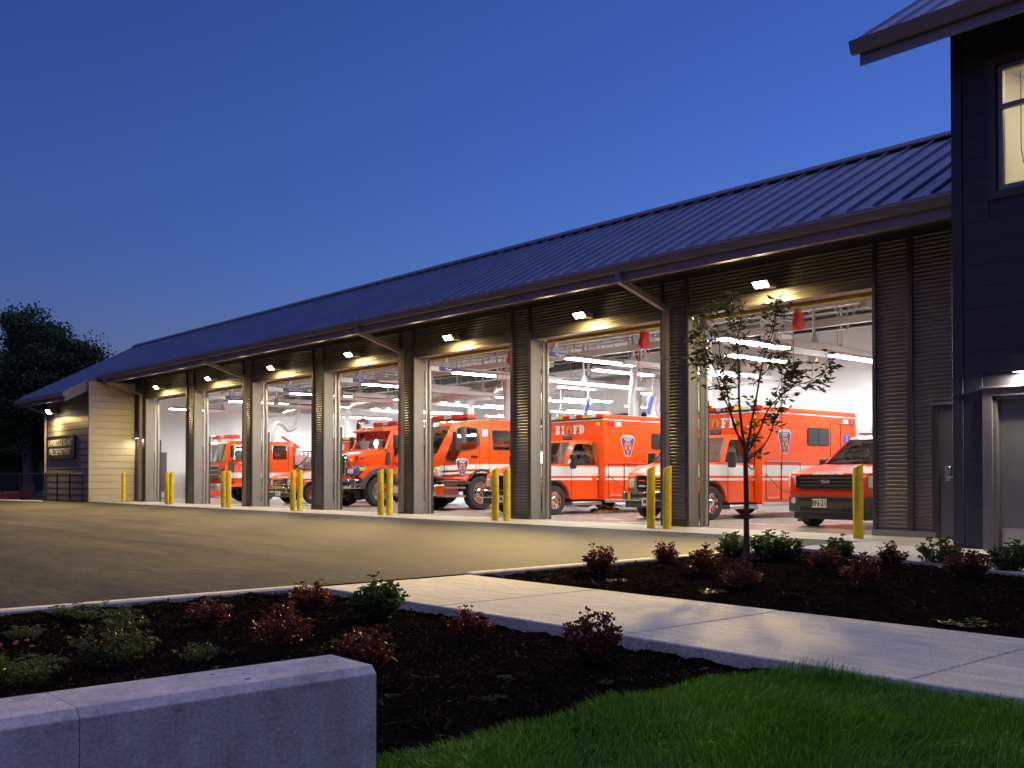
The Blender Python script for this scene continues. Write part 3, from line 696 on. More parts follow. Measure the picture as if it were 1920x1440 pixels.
# wing roof
gy = -2.85
def wz(y): return 7.22 + .62*(y - gy)
wr = MB().prism([(gy+.05,wz(gy)-.10),(gy+.05,wz(gy)),(3.0,wz(3.0)),(3.0,wz(3.0)-.3),(gy+.5,wz(gy)-.02)], 'x', -7.50, 6).build('roof', M['ridge'], W)
pw = MB(); q0 = gy-.02
pw.prism([(q0,wz(q0)+.002),(q0,wz(q0)+.026),(3,wz(3)+.026),(3,wz(3)+.002)], 'x', 0, PW-.004)
pw.prism([(q0,wz(q0)+.02),(q0,wz(q0)+.075),(2.97,wz(2.97)+.075),(2.97,wz(2.97)+.02)], 'x', 0, .03)
pwm = pw.mesh('roof_panel', M['roof']); x = -7.50
while x < 5.6: link('roof_panel', pwm, wr, (x, 0, 0)); x += PW
MB().prism([(gy-.16,7.20),(gy-.02,7.20),(gy-.02,7.03),(gy-.10,7.03)], 'x', -7.58, 6).build('gutter', M['gutter'], W)
MB().box(-7.49, 6, gy, gy+.03, 6.87, 7.2).build('fascia', M['gutter'], W)
MB().prism([(gy+.03,6.87),(gy+.03,7.12),(3,wz(3)-.1),(3,wz(3)-.35)], 'x', -7.49, -7.45).build('barge_board', M['gutter'], W)
MB().prism([(gy+.03,7.02),(gy+.03,7.05),(3,wz(3)-.17),(3,wz(3)-.2)], 'x', -7.44, 6).build('soffit', M['darksiding'], W)

# ------------------------------------------------------------------ lamps
def area(name, parent, loc, rot, power, col, size=.2, spread=pi):
    d = bpy.data.lights.new(name, 'AREA'); d.shape = 'DISK'; d.size = size; d.energy = power; d.color = col; d.spread = spread
    o = bpy.data.objects.new(name, d); C.objects.link(o); o.parent = parent; o.location = loc; o.rotation_euler = rot; return o
WARM = (1, .70, .26)
for i in range(7):
    t = thing('wall_lamp', f'glowing floodlight over the {ORD[i]} bay door from the two-storey wing', 'lamp', (bayC[i], -.02, 4.55), 0, 'floodlights over the bay doors')
    h = MB(); h.cbox(-.08, .08, -.11, 0, -.05, .07, .02)
    h.build('bracket', M['jamb'], t)
    hd = MB(); hd.prism([(-.10,.06),(-.38,.07),(-.42,.045),(-.32,-.06),(-.10,-.05)], 'x', -.16, .16); hd.build('housing', M['jamb'], t, bevel=.015)
    MB().prism([(-.418,.038),(-.428,.032),(-.334,-.064),(-.324,-.058)], 'x', -.148, .148).build('lens', M['lens'], t)
    area('lamp_light', t, (0, -.47, -.02), (RAD(-67), 0, 0), 640, WARM, .24, RAD(86))
    area('lamp_light', t, (0, -.36, -.14), (RAD(12), 0, 0), 120, WARM, .2)
t = thing('wall_lamp', 'glowing twin floodlight high on the grey annex wall', 'lamp', (-46.3, -1.90, 3.86))
MB().cbox(-.08,.08,-.10,0,-.08,.08,.02).build('bracket', M['jamb'], t)
MB().prism([(-.10,.10),(-.40,.12),(-.44,.085),(-.30,-.10),(-.10,-.08)], 'x', -.22, .22).build('housing', M['jamb'], t, bevel=.015)
MB().prism([(-.436,.075),(-.450,.066),(-.318,-.106),(-.306,-.098)], 'x', -.205, .205).build('lens', M['lens'], t)
area('lamp_light', t, (0, -.40, -.14), (RAD(-15), 0, 0), 220, WARM, .24)
def small_lamp(loc, label, power, y=-.02):
    t = thing('door_lamp', label, 'lamp', loc)
    MB().cbox(-.09, .09, -.17, 0, 0, .24, .008).build('housing', M['trim'], t)
    MB().box(-.075, .075, -.155, -.02, -.006, -.001).build('lens', M['lens2'], t)
    area('lamp_light', t, (0, -.09, -.015), (0, 0, 0), power, (1,.84,.66), .12)
small_lamp((-5.62, WY0-.002, 2.40), 'small square downlight over the wing door', 60)
small_lamp((-6.85, -.035, 2.40), 'small square downlight over the bay building side door', 24)
small_lamp((-41.75, -.035, 2.62), 'small square downlight over the door beside the cream wall', 9)

# bollards
bol = MB(); bol.lathe([(0,1.185),(.05,1.183),(.083,1.165),(.0835,1.15),(.0835,.0)], (0,0,0), 'z', 20)
def bollard_mesh():
    mb = MB(); n = 20; r = .083; vs = []
    for i in range(n):
        t = 2*pi*i/n; x, y = r*cos(t), r*sin(t); vs += [(x, y, 0), (x, y, 1.165 + .035*(x+.6*y)/r), (x*.8, y*.8, 1.182 + .035*(x*.8+.6*y*.8)/r)]
    mb.add(vs, [(3*i, 3*((i+1)%n), 3*((i+1)%n)+1, 3*i+1) for i in range(n)] + [(3*i+1, 3*((i+1)%n)+1, 3*((i+1)%n)+2, 3*i+2) for i in range(n)] + [tuple(3*i+2 for i in range(n))])
    return mb.mesh('bollard', M['yellow'], True, 50)
bme = bollard_mesh()
bx = [(-8.62, 'bollard standing alone beside the end wall next to the wing')]
for i in range(6):
    c = (bayL[i] + bayR[i+1])/2
    c = c + .42
    bx.append((c+.19, f'bollard, wing side of the pair between {ORD[i]} and {ORD[i+1]} bay from the wing'))
    bx.append((c-.22, f'bollard, annex side of the pair between {ORD[i]} and {ORD[i+1]} bay from the wing'))
bx.append((-40.9, 'bollard standing alone next to the cream annex wall'))
for k, (x, lb_) in enumerate(bx):
    o = link('bollard', bme, None, (x, -.98, 0)); o.rotation_euler = (RAD(random.uniform(-.6,.6)), RAD(random.uniform(-.6,.6)), random.uniform(-.3,.3))
    tag(o, 'yellow ' + lb_, 'bollard', 'yellow bollards along the bay doors')

# ------------------------------------------------------------------ things inside the bays
def ceiling_light(x, y0, z, label):
    t = thing('ceiling_light', label, 'light', (x, y0, z), 0, 'strip lights hung in the engine bays')
    MB().prism([(-.14,.03),(-.06,.10),(.06,.10),(.14,.03),(.14,.0),(-.14,.0)], 'y', 0, 2.5).build('housing', M['rail'], t)
    for a in (0.03, 1.27): MB().box(-.12, .12, a, a+1.2, -.028, -.002).build('tube', M['tube'], t)
    for a in (.25, 2.25): MB().cyl((0,a,.1), (0,a,6.2-z), .008, n=5).build('hanger', M['track'], t)
rowx = [-8.7, -13.3, -18.0, -22.6, -27.3, -32.0, -36.8, -42.6]
rown = ['beside the wing end'] + [f'between the {ORD[i]} and {ORD[i+1]} bay from the wing' for i in range(6)] + ['beside the annex end']
yrow = [(1.6, 'front row'), (6.0, 'second row'), (10.6, 'third row'), (15.4, 'rear row')]
for i, x in enumerate(rowx):
    for y0, nm in yrow:
        if y0 < 9 and y0 > 5.9 and x > -8.8: pass
        if y0 > 9 and x > -22.1: continue
        if i == 0 and y0 < 3: continue
        if i and y0 > 3 and x-2.35 > -46 and not (y0 > 9 and x-2.35 > -22.6): ceiling_light(x-2.35, y0+1.2 if x-2.35 < -22.6 else y0-1.0, 4.12, (f'strip light in the {nm} over the middle of the {ORD[i]} bay from the wing' if i < 7 else f'strip light in the {nm} close to the far white wall'))
        ceiling_light(x, y0, 3.98, f'white strip light in the {nm} {rown[i]}')
# exhaust extraction rails with hangers, one per bay
def rail(i, x):
    t = thing('exhaust_rail', f'white exhaust rail on braced hangers over the {ORD[i]} bay from the wing', 'rail', (x, 1.0, 4.12), 0, 'exhaust rails over the bays')
    MB().cbox(-.06, .06, 0, 8.0, 0, .15, .01).build('channel', M['rail'], t)
    for y in (1.2, 4.2, 7.2):
        h = MB(); h.cyl((0,y,.3), (0,y,2.0), .04, n=8)
        h.cyl((0,y,.9), (.0,y-.8,2.0), .02, n=5); h.cyl((0,y,.9), (0,y+.8,2.0), .02, n=5); h.cyl((0,y,.5), (.8,y,2.0), .02, n=5)
        h.build('hanger', M['rail'], t)
        MB().prism([(y-.16,.15),(y-.04,.42),(y+.04,.42),(y+.16,.15)], 'x', -.02, .02).build('hanger_plate', M['jamb'], t)
    MB().box(.061, .066, .9, 1.9, .01, .14).build('name_strip', M['navy'], t)
    text('lettering', 'MagneGrip', .12, (.067, 1.4, .075), SIDE, M['white'], t, extrude=.001)
for i in range(7): rail(i, bayC[i]+1.25)
# hose reels
def reel(x, y, z, label):
    t = thing('hose_reel', label, 'hose reel', (x, y, z), 0, 'red cord reels hung from the roof')
    r = MB(); r.lathe([(0,-.07),(.135,-.07),(.15,-.055),(.15,.055),(.135,.07),(0,.07)], (0,0,0), 'x', 22); r.build('drum', M['reel'], t, smooth=True)
    MB().cbox(-.075, .075, -.10, .10, .10, .25, .02).build('cover', M['reel'], t)
    b = MB(); b.box(-.03, .03, -.05, .05, .24, .32); b.cyl((0,0,.3), (0,0,max(.4, 6.2-z)), .02, n=6); b.build('bracket', M['jamb'], t)
    MB().tube([(0,-.2,-.1), (.02,-.22,-.5), (0,-.2,-.9)], .012, 6).build('cord', M['cord'], t)
for k, (x, y, z) in enumerate([(-11.9, 2.4, 4.22), (-16.0, 2.2, 4.22), (-18.6, 7.0, 4.25), (-20.9, 2.3, 4.22), (-25.4, 2.3, 4.22), (-30.2, 2.4, 4.25), (-25.6, 8.0, 4.25)]):
    reel(x, y, z, ['red hose reel over the car in the first bay from the wing', 'red hose reel over the front of the second bay from the wing', 'red hose reel far back over the ambulance in the third bay', 'red hose reel over the front of the third bay from the wing', 'red hose reel over the front of the fourth bay from the wing', 'red hose reel over the bonneted truck in the fifth bay', 'red hose reel far back over the fourth bay from the wing'][k])
# ducts
def duct(pts, r, label, m='duct', name='air_duct', ribs=True):
    t = thing(name, label, 'duct', pts[0]); p0 = Vector(pts[0]); q = [Vector(p)-p0 for p in pts]
    MB().tube(q, r, 16).build('pipe', M[m], t, smooth=True, angle=60)
    if ribs:
        rb_ = MB(); acc = 0
        for a, b in zip(q[:-1], q[1:]):
            L_ = (b-a).length; n_ = max(1, int(L_/.3)); d = (b-a)/L_
            for k in range(n_+1): c = a + d*(L_*k/n_); rb_.cyl(c-d*.012, c+d*.012, r*1.035, n=16)
        o_ = rb_.build('seam', M[m], t); o_['kind'] = 'stuff'
    return t
duct([(-24.5, 7.2, 4.15), (-45.5, 7.2, 4.15)], .30, 'large silver spiral duct crossing above the trucks')
duct([(-23, 11.2, 4.5), (-46, 11.2, 4.5)], .24, 'second silver spiral duct further back in the hall')
duct([(-15.5, 8.6, 4.35), (-21.6, 8.6, 4.35), (-21.9, 8.6, 4.35), (-22.0, 8.6, 4.0), (-22.0, 8.6, 2.75)], .20, 'grey corrugated pipe along the white partition wall')
duct([(-33.6, 5.0, 4.15), (-35.9, 5.0, 4.15)], .22, 'short grey unit duct above the sixth bay from the wing', 'darkgrey', ribs=False)
def hose(pts, r, label):
    P = [Vector(p) for p in pts]; out = []
    for i in range(len(P)-1):
        a, b, c, d = P[max(i-1,0)], P[i], P[i+1], P[min(i+2,len(P)-1)]
        for k in range(8):
            t = k/8; out.append(.5*((2*b) + (c-a)*t + (2*a-5*b+4*c-d)*t*t + (3*b-a-3*c+d)*t**3))
    out.append(P[-1]); 
    fine = []
    for a, b in zip(out[:-1], out[1:]):
        n_ = max(1, int((b-a).length/.035))
        for k in range(n_): fine.append(a.lerp(b, k/n_))
    fine.append(out[-1]); o0 = fine[0].copy()
    mb = MB(); mb.tube([p-o0 for p in fine], [r*(1+.05*(i % 2)) for i in range(len(fine))], 10)
    o = mb.build('exhaust_hose', M['flex'], None, smooth=True); o.location = o0
    tag(o, label, 'hose', 'flexible exhaust hoses'); return o
hose([(-37.85, 5.2, 4.1), (-37.85, 5.2, 3.7), (-37.8, 5.05, 3.15), (-37.8, 4.7, 2.98), (-37.8, 4.45, 3.2), (-37.8, 4.15, 3.25), (-37.8, 4.0, 2.9), (-37.8, 4.0, 2.45)], .085, 'curved grey exhaust hose over the flat-fronted engine by the annex')
hose([(-24.2, 5.6, 5.2), (-24.3, 5.3, 4.9), (-24.4, 5.2, 4.2), (-24.4, 5.2, 3.4), (-24.4, 5.2, 2.72)], .15, 'thick grey exhaust hose dropping onto the modern fire engine')
hose([(-19.9, 6.2, 4.2), (-19.9, 6.2, 3.9), (-19.9, 6.1, 3.3), (-19.9, 6.1, 2.72)], .10, 'pale exhaust hose dropping onto the third bay ambulance')
hose([(-9.0, 3.8, 4.1), (-9.0, 3.8, 3.4), (-9.02, 3.75, 2.6), (-9.0, 3.8, 1.95)], .13, 'fat grey exhaust hose hanging behind the red car')
hose([(-16.6, 5.4, 4.2), (-16.6, 5.4, 3.6), (-16.5, 5.3, 3.0), (-16.5, 5.3, 2.72)], .10, 'pale exhaust hose dropping onto the second bay ambulance')
# blue hose holsters
for x, y, z in ((-21.2, 8.3, 3.0), (-24.9, 9.2, 3.1)):
    t = thing('hose_holster', 'blue plastic hose holster ' + ('by the partition wall' if x > -22 else 'behind the modern fire engine'), 'holster', (x, y, z))
    MB().cyl((0,0,0), (.18,.0,.55), .07, n=12).build('sleeve', M['blue'], t); MB().cyl((.18,0,.55), (.2,0,.66), .09, n=12).build('collar', M['steel'], t)
    MB().cyl((.2,0,.66), (.2,0,1.3), .03, n=8).build('bracket', M['rail'], t)
# cords to the vehicles
def cord(pts, label, r=.009, m='cord'):
    o = MB().tube([Vector(p)-Vector(pts[0]) for p in pts], r, 6).build('air_line', M[m], None, smooth=True); o.location = pts[0]; tag(o, label, 'cord'); return o
cord([(-20.9,2.1,4.1),(-21.7,2.4,3.0),(-22.6,2.7,1.8),(-23.2,2.8,1.1),(-23.6,2.85,.86)], 'orange air line running down to the modern fire engine')
cord([(-14.0,4.9,4.1),(-14.02,4.95,2.6),(-14.05,5.0,1.2)], 'thin brown cord hanging beside the second bay ambulance', .008, 'bark')
cord([(-37.0,3.0,4.2),(-37.2,3.0,2.8),(-37.5,3.0,1.3),(-37.75,3.1,.95)], 'thin brown cord running to the flat-fronted engine by the annex', .008, 'bark')
# red tool cabinet by the far wall
t = thing('tool_cabinet', 'red steel tool cabinet with drawers against the far white wall', 'cabinet', (-46.6, 5.2, 0))
MB().cbox(-.5, .35, -.9, .9, .1, 1.35, .02).build('body', M['reel'], t)
for k in range(6):
    for s in (-1, 0, 1): MB().box(.351, .372, s*.58-.26, s*.58+.26, .16+k*.19, .32+k*.19).build('drawer', M['reel'], t)
for a in (-.8, .8): MB().cyl((0, a-.03, .06), (0, a+.03, .06), .06, n=10).build('caster', M['rubber'], t)
t = thing('workbench', 'white topped workbench with blue post by the far wall', 'bench', (-46.7, 7.8, 0))
MB().box(-.5, .4, -1.2, 1.2, .88, .94).build('top', M['white'], t)
for a in (-1.1, 1.1):
    for b in (-.42, .32): MB().box(b-.03, b+.03, a-.03, a+.03, 0, .88).build('leg', M['blue'], t)
MB().box(-.05, .05, -1.15, -1.05, .94, 2.0).build('post', M['blue'], t)
# wooden pallet with boxes
# boots and turnout gear on the floor
t = thing('work_boots', 'black leather ankle boots standing on the bay floor', 'boots', (-12.95, 4.1, 0), RAD(20))
def boot(dx, dy):
    mb = MB(); P = [(0,0),(.29,0),(.30,.05),(.24,.085),(.13,.12),(.11,.24),(-.005,.25),(-.01,.10)]
    mb.prism([(-q[0]+.1+dy, q[1]) for q in P], 'x', dx-.045, dx+.045); return mb
boot(0, 0).build('boot', M['boot'], t, bevel=.015); boot(.14, .06).build('boot', M['boot'], t, bevel=.015)
for k, (x, y) in enumerate(((-19.5, 4.3), (-19.6, 4.9))):
    t = thing('turnout_gear', ['tan turnout trousers folded over black boots under the ambulance', 'tan turnout coat heaped on the floor under the ambulance', 'small heap of tan turnout gear beside the second bay ambulance'][k], 'gear', (x, y, 0))
    for q in range(2): MB().cbox(-.12, .12, -.28+q*.3, -.04+q*.3, 0, .14, .05).build('boot', M['boot'], t, bevel=.02)
    g = MB(); r = np.random.default_rng(k)
    pts = [(-.2,-.35),(.2,-.35),(.25,.4),(-.25,.4)]
    n_ = 10; vs = []
    for i_ in range(n_+1):
        for j_ in range(n_+1):
            u, v = i_/n_*2-1, j_/n_*2-1; h_ = .11*max(0, 1-u*u)*max(0, 1-v*v)**.5*(.7+.5*r.random()); vs.append((u*.20*(1+.1*sin(7*v)), .05+v*.34*(1+.12*sin(5*u)), .01+h_))
    g.add(vs, [(i_*(n_+1)+j_, (i_+1)*(n_+1)+j_, (i_+1)*(n_+1)+j_+1, i_*(n_+1)+j_+1) for i_ in range(n_) for j_ in range(n_)]); g.build('cloth', M['gear'], t, smooth=True, angle=80)
    MB().tube([(-.2,.2,.15), (0,.22,.22), (.2,.2,.15)], .02, 6).build('reflective_band', M['yellowprint'], t)

# service runs under the roof: pipes, conduit, trays, heaters
def run(name, label, cat, p0, p1, r, m, hang=True):
    t = thing(name, label, cat, p0); d = Vector(p1)-Vector(p0)
    MB().cyl((0,0,0), d, r, n=10).build('pipe', M[m], t, smooth=True)
    if hang:
        n_ = int(d.length/2.4)
        for k in range(1, n_+1):
            q = d*(k/(n_+1)); MB().cyl(q, (q.x, q.y, 6.2-p0[2]), .012, n=5).build('rod', M['track'], t)
            MB().cbox(q.x-.02-r*(abs(d.y)>1), q.x+.02+r*(abs(d.y)>1), q.y-.02-r*(abs(d.x)>1), q.y+.02+r*(abs(d.x)>1), -r-.01, r+.03, .005).build('clamp', M['jamb'], t)
    return t
run('water_pipe', 'thin white water pipe nearest the bay doors under the roof', 'pipe', (-46, 5.6, 5.1), (-7.2, 5.6, 5.1), .035, 'rail')
run('water_pipe', 'grey sprinkler main behind the white water pipe', 'pipe', (-46, 6.4, 5.25), (-7.2, 6.4, 5.25), .06, 'jamb')
run('conduit', 'slim steel conduit along the middle of the hall', 'pipe', (-46, 8.0, 4.9), (-7.2, 8.0, 4.9), .022, 'track')
run('air_pipe', 'brass coloured gas pipe high behind the girder', 'pipe', (-46, 10.4, 5.3), (-23, 10.4, 5.3), .03, 'gear')
run('air_pipe', 'white compressed air pipe at the back of the hall', 'pipe', (-46, 14.5, 4.9), (-23, 14.5, 4.9), .04, 'rail')
for i in range(7):
    t = thing('strut_channel', f'pale strut channel with braces crossing over the {ORD[i]} bay from the wing', 'strut', (bayC[i], 3.2, 4.62), 0, 'strut channels over the bays')
    MB().cbox(-1.9, 1.9, -.035, .035, 0, .08, .005).build('channel', M['rail'], t)
    for x_ in (-1.4, 1.4):
        MB().cyl((x_,0,.08), (x_,0,1.55), .03, n=6).build('rod', M['rail'], t); MB().cyl((x_,0,.3), (x_*.5,0,1.5), .018, n=5).build('brace', M['track'], t); MB().cyl((x_,0,.3), (x_,.8,1.5), .018, n=5).build('brace', M['track'], t)
        MB().prism([(x_-.1,.08),(x_-.03,.26),(x_+.03,.26),(x_+.1,.08)], 'y', -.03, -.02).build('gusset', M['jamb'], t)
    t = thing('second_rail', f'long white rail lower over the {ORD[i]} bay from the wing', 'rail', (bayC[i]-.9, 2.0, 3.72), 0, 'lower white rails over the bays')
    MB().cbox(-.045, .045, 0, 6.5, 0, .12, .01).build('channel', M['rail'], t)
    for y_ in (.8, 3.4, 6.0):
        MB().cyl((0,y_,.12), (0,y_,2.5), .03, n=6).build('rod', M['rail'], t); MB().prism([(y_-.13,.12),(y_-.03,.36),(y_+.03,.36),(y_+.13,.12)], 'x', .02, .03).build('gusset', M['jamb'], t)
for i in (1, 3, 5):
    t = thing('unit_heater', f'white unit heater hung over the {ORD[i]} bay from the wing', 'heater', (bayC[i]-.2, 7.4, 4.75))
    MB().cbox(-.35, .35, -.3, .3, 0, .6, .04).build('cabinet', M['white'], t); MB().cyl((0,0,.6), (0,0,1.4), .08, n=10).build('flue', M['duct'], t)
    for k in range(5): MB().box(.351, .365, -.25, .25, .08+k*.1, .13+k*.1).build('louvre', M['jamb'], t)
for k, x in enumerate((-19.4, -21.3, -25.9)):
    t = thing('hose_coil', ['orange', 'white', 'grey'][k] + ' coiled hose hung ' + ['above the third bay ambulance roof', 'near the partition wall corner', 'behind the modern fire engine'][k], 'hose', (x, 9.0, 3.2))
    MB().tube([(.03*sin(q*.7), .18*cos(q), .26*sin(q)) for q in [2*pi*j/18 for j in range(56)]], .016, 6).build('coil', M[['cord', 'white', 'jamb'][k]], t); MB().cyl((0,0,.26), (0,0,1.4), .015, n=6).build('hook', M['track'], t)

# ------------------------------------------------------------------ vehicles (local frame: front axle at y=0, facing -y, driver's side +x)
def arc(cy, cz, r, a0, a1, n=10):
    return [(cy + r*cos(RAD(a0+(a1-a0)*i/n)), cz + r*sin(RAD(a0+(a1-a0)*i/n))) for i in range(n+1)]
def rrect(y0, y1, z0, z1, r=.05, n=3):
    out = []
    for cy_, cz_, a in ((y1-r, z1-r, 0), (y0+r, z1-r, 90), (y0+r, z0+r, 180), (y1-r, z0+r, 270)): out += arc(cy_, cz_, r, a, a+90, n)
    return out
def shell(outer, holes, wf, skip=(), depth=.06):
    """hollow body: both flanks (with openings) and the skin round the outline; wf(y,z) = half width"""
    mb = MB()
    for s in (-1, 1):
        loops = [outer] + holes
        flat = [q for L_ in loops for q in L_]
        base = [(s*wf(*q), q[0], q[1]) for q in flat]
        tris = tessellate_polygon([[Vector((q[0], q[1], 0)) for q in L_] for L_ in loops])
        mb.add(base, [tuple(t) for t in tris])
        for L_ in holes:
            m = len(L_); vs = [(s*wf(*q), q[0], q[1]) for q in L_] + [(s*(wf(*q)-depth), q[0], q[1]) for q in L_]
            mb.add(vs, [(i, (i+1) % m, m+(i+1) % m, m+i) for i in range(m)])
    n = len(outer)
    for i in range(n):
        if i in skip: continue
        a, b = outer[i], outer[(i+1) % n]
        mb.add([(-wf(*a), a[0], a[1]), (wf(*a), a[0], a[1]), (wf(*b), b[0], b[1]), (-wf(*b), b[0], b[1])], [(0, 1, 2, 3)])
    # weld
    return mb
def weld(o):
    bm = bmesh.new(); bm.from_mesh(o.data); bmesh.ops.remove_doubles(bm, verts=bm.verts, dist=.0005); bmesh.ops.recalc_face_normals(bm, faces=bm.faces); bm.to_mesh(o.data); bm.free()
    o.data.polygons.foreach_set('use_smooth', [True]*len(o.data.polygons)); o.data.set_sharp_from_angle(angle=RAD(30)); return o
def flank_glass(loop, wf, par, inset=.02, m='glass', name='side_window'):
    for s in (-1, 1):
        mb = MB(); vs = [(s*(wf(*q)-inset), q[0], q[1]) for q in loop]
        mb.add(vs, [tuple(t) for t in tessellate_polygon([[Vector((q[0], q[1], 0)) for q in loop]])]); mb.build(name, M[m], par)
def rim_ring(loop, wf, par, wdt=.03, m='black', out=.004, both=True):
    cy_ = sum(q[0] for q in loop)/len(loop); cz_ = sum(q[1] for q in loop)/len(loop)
    for s in ((-1, 1) if both else (1,)):
        mb = MB(); n = len(loop); vs = []
        for q in loop:
            d = Vector((q[0]-cy_, q[1]-cz_)).normalized()*wdt
            vs += [(s*(wf(*q)+out), q[0], q[1]), (s*(wf(*q)+out), q[0]+d.x, q[1]+d.y)]
        mb.add(vs, [(2*i, 2*((i+1) % n), 2*((i+1) % n)+1, 2*i+1) for i in range(n)]); mb.build('window_seal', M[m], par)
def wheel(par, x, y, r, wd, rim='chrome', rr=None):
    s = 1 if x > 0 else -1; rr = rr or r*.60
    t = MB(); t.lathe([(rr, -wd*.5), (r*.9, -wd*.5), (r*.985, -wd*.38), (r, -wd*.2), (r, wd*.2), (r*.985, wd*.38), (r*.93, wd*.5), (rr*1.04, wd*.5), (rr, wd*.42)], (x, y, r), 'x', 36, s)
    for k in range(28):
        a = 2*pi*k/28; c = Vector((0, cos(a), sin(a)))*r*.99
        t.cyl((x-wd*.36, y+c.y, r+c.z), (x+wd*.36, y+c.y, r+c.z), .012, n=4)
    w_ = t.build('wheel', M['rubber'], par, smooth=True)
    h = MB(); h.lathe([(rr, wd*.44), (rr*.93, wd*.46), (rr*.88, wd*.2), (rr*.55, wd*.12), (rr*.42, wd*.34), (rr*.3, wd*.44), (0, wd*.46)], (x, y, r), 'x', 30, s)
    h.build('rim', M[rim], w_, smooth=True)
    hl = MB()
    for k in range(10):
        a = 2*pi*k/10; hl.cyl((x+s*wd*.155, y+cos(a)*rr*.72, r+sin(a)*rr*.72), (x+s*wd*.175, y+cos(a)*rr*.72, r+sin(a)*rr*.72), rr*.075, n=8)
    o = hl.build('hand_hole', M['black'], w_); o['kind'] = 'stuff'
    hl = MB()
    for k in range(8):
        a = 2*pi*k/8+.2; hl.cyl((x+s*wd*.25, y+cos(a)*rr*.45, r+sin(a)*rr*.45), (x+s*wd*.40, y+cos(a)*rr*.45, r+sin(a)*rr*.45), rr*.05, n=6)
    o = hl.build('lug_nut', M['steel'], w_); o['kind'] = 'stuff'
    return w_
def mirror(par, x, y, z, s, h=.34, wd=.2, arm=.25):
    a = MB(); a.tube([(s*(x-arm), y+.1, z-.05), (s*(x-.05), y+.02, z)], .018, 6); a.tube([(s*(x-arm), y+.1, z+.1), (s*(x-.05), y+.02, z+.06)], .014, 6)
    o = a.build('mirror_arm', M['black'], par)
    MB().cbox(min(s*(x-wd/2), s*(x+wd/2)), max(s*(x-wd/2), s*(x+wd/2)), y-.06, y+.06, z-h*.5, z+h*.5, .03).build('mirror', M['black'], par, bevel=.02)
def seats(par, ys, xs=(-.45, .45), z=.95, h=.7):
    for y in ys:
        for x in xs:
            b = MB(); b.cbox(x-.26, x+.26, y-.25, y+.25, z-.25, z, .06); b.cbox(x-.24, x+.24, y+.2, y+.34, z-.1, z+h-.18, .06); b.cbox(x-.14, x+.14, y+.23, y+.33, z+h-.17, z+h+.05, .04)
            b.build('seat', M['seat'], par, bevel=.02)
def steering(par, x, y, z):
    m = MB(); m.tube([(x+.19*cos(a), y-.06*sin(a), z+.17*sin(a)) for a in [2*pi*k/16 for k in range(17)]], .016, 6); m.cyl((x, y-.2, z-.1), (x, y, z), .02, n=6); m.build('steering_wheel', M['black'], par)
def lightbar(par, x0, x1, y0, y1, z, h, cols, base='black'):
    b = MB().cbox(x0, x1, y0, y1, z, z+h*.3, .01).build('light_bar', M[base], par); n = len(cols)
    for k, c in enumerate(cols):
        a = x0 + (x1-x0)*k/n; e = x0 + (x1-x0)*(k+1)/n
        MB().cbox(a+.008, e-.008, y0, y1, z+h*.3, z+h, .012).build('lamp_lens', M[c], b)
def shield(par, x, y, z, sz, front=False):
    """fire department shield badge on a flank facing +x"""
    sh = [(-.5,.62),(-.33,1.0),(.33,1.0),(.5,.62),(.47,.4),(.15,-.25),(-.15,-.25),(-.47,.4)]
    sh = [(-.36,.80),(.36,.80),(.55,.56),(.5,.2),(.2,-.72),(-.2,-.72),(-.5,.2),(-.55,.56)]
    sh = [(q[0]*1.2, q[1]*.92) for q in sh]
    P = lambda k, d: [(y+q[0]*sz*k, z+q[1]*sz*k) for q in sh]
    o = MB().prism(P(1.0, 0), 'x', x, x+.004).build('badge', M['white'], par)
    MB().prism(P(.93, 0), 'x', x+.002, x+.006).build('badge_field', M['navy'], o)
    # maltese disc and axes
    pet = MB()
    for k in range(4):
        a = pi/2*k; pts = []
        for r_, t_ in ((.06,-.3),(.30,-.62),(.335,-.3),(.335,.3),(.30,.62),(.06,.3)): pts.append((y+sz*r_*cos(a+t_), z-sz*.09+sz*r_*sin(a+t_)*1.05))
        pet.prism(pts, 'x', x+.0062, x+.0078)
    for s in (-1, 1): pet.prism([(y+s*sz*.20,z+sz*.30),(y+s*sz*.36,z+sz*.12),(y+s*sz*.30,z+sz*.06),(y+s*sz*.14,z+sz*.26)], 'x', x+.0062, x+.0075)
    e = pet.build('emblem', M['orangeprint'], o); e['kind'] = 'stuff'
    isl = [(-.02,.18),(.06,.2),(.05,.1),(.10,.02),(.06,-.1),(.09,-.2),(.03,-.34),(-.01,-.22),(-.09,-.2),(-.10,-.05),(-.05,.03)]
    MB().prism([(y+sz*q[0], z-sz*.05+sz*q[1]) for q in isl], 'x', x+.008, x+.010).build('emblem', M['greenprint'], o)
    for body, dz, s_ in (('FIRE DEPARTMENT', .62, .125), ('BAINBRIDGE', .49, .13), ('ISLAND', .37, .13), ('EST.', -.54, .11)):
        text('lettering', body, sz*s_, (x+.0065, y, z+sz*dz), SIDE, M['white'], o, extrude=.0008, bold=.001)
    return o
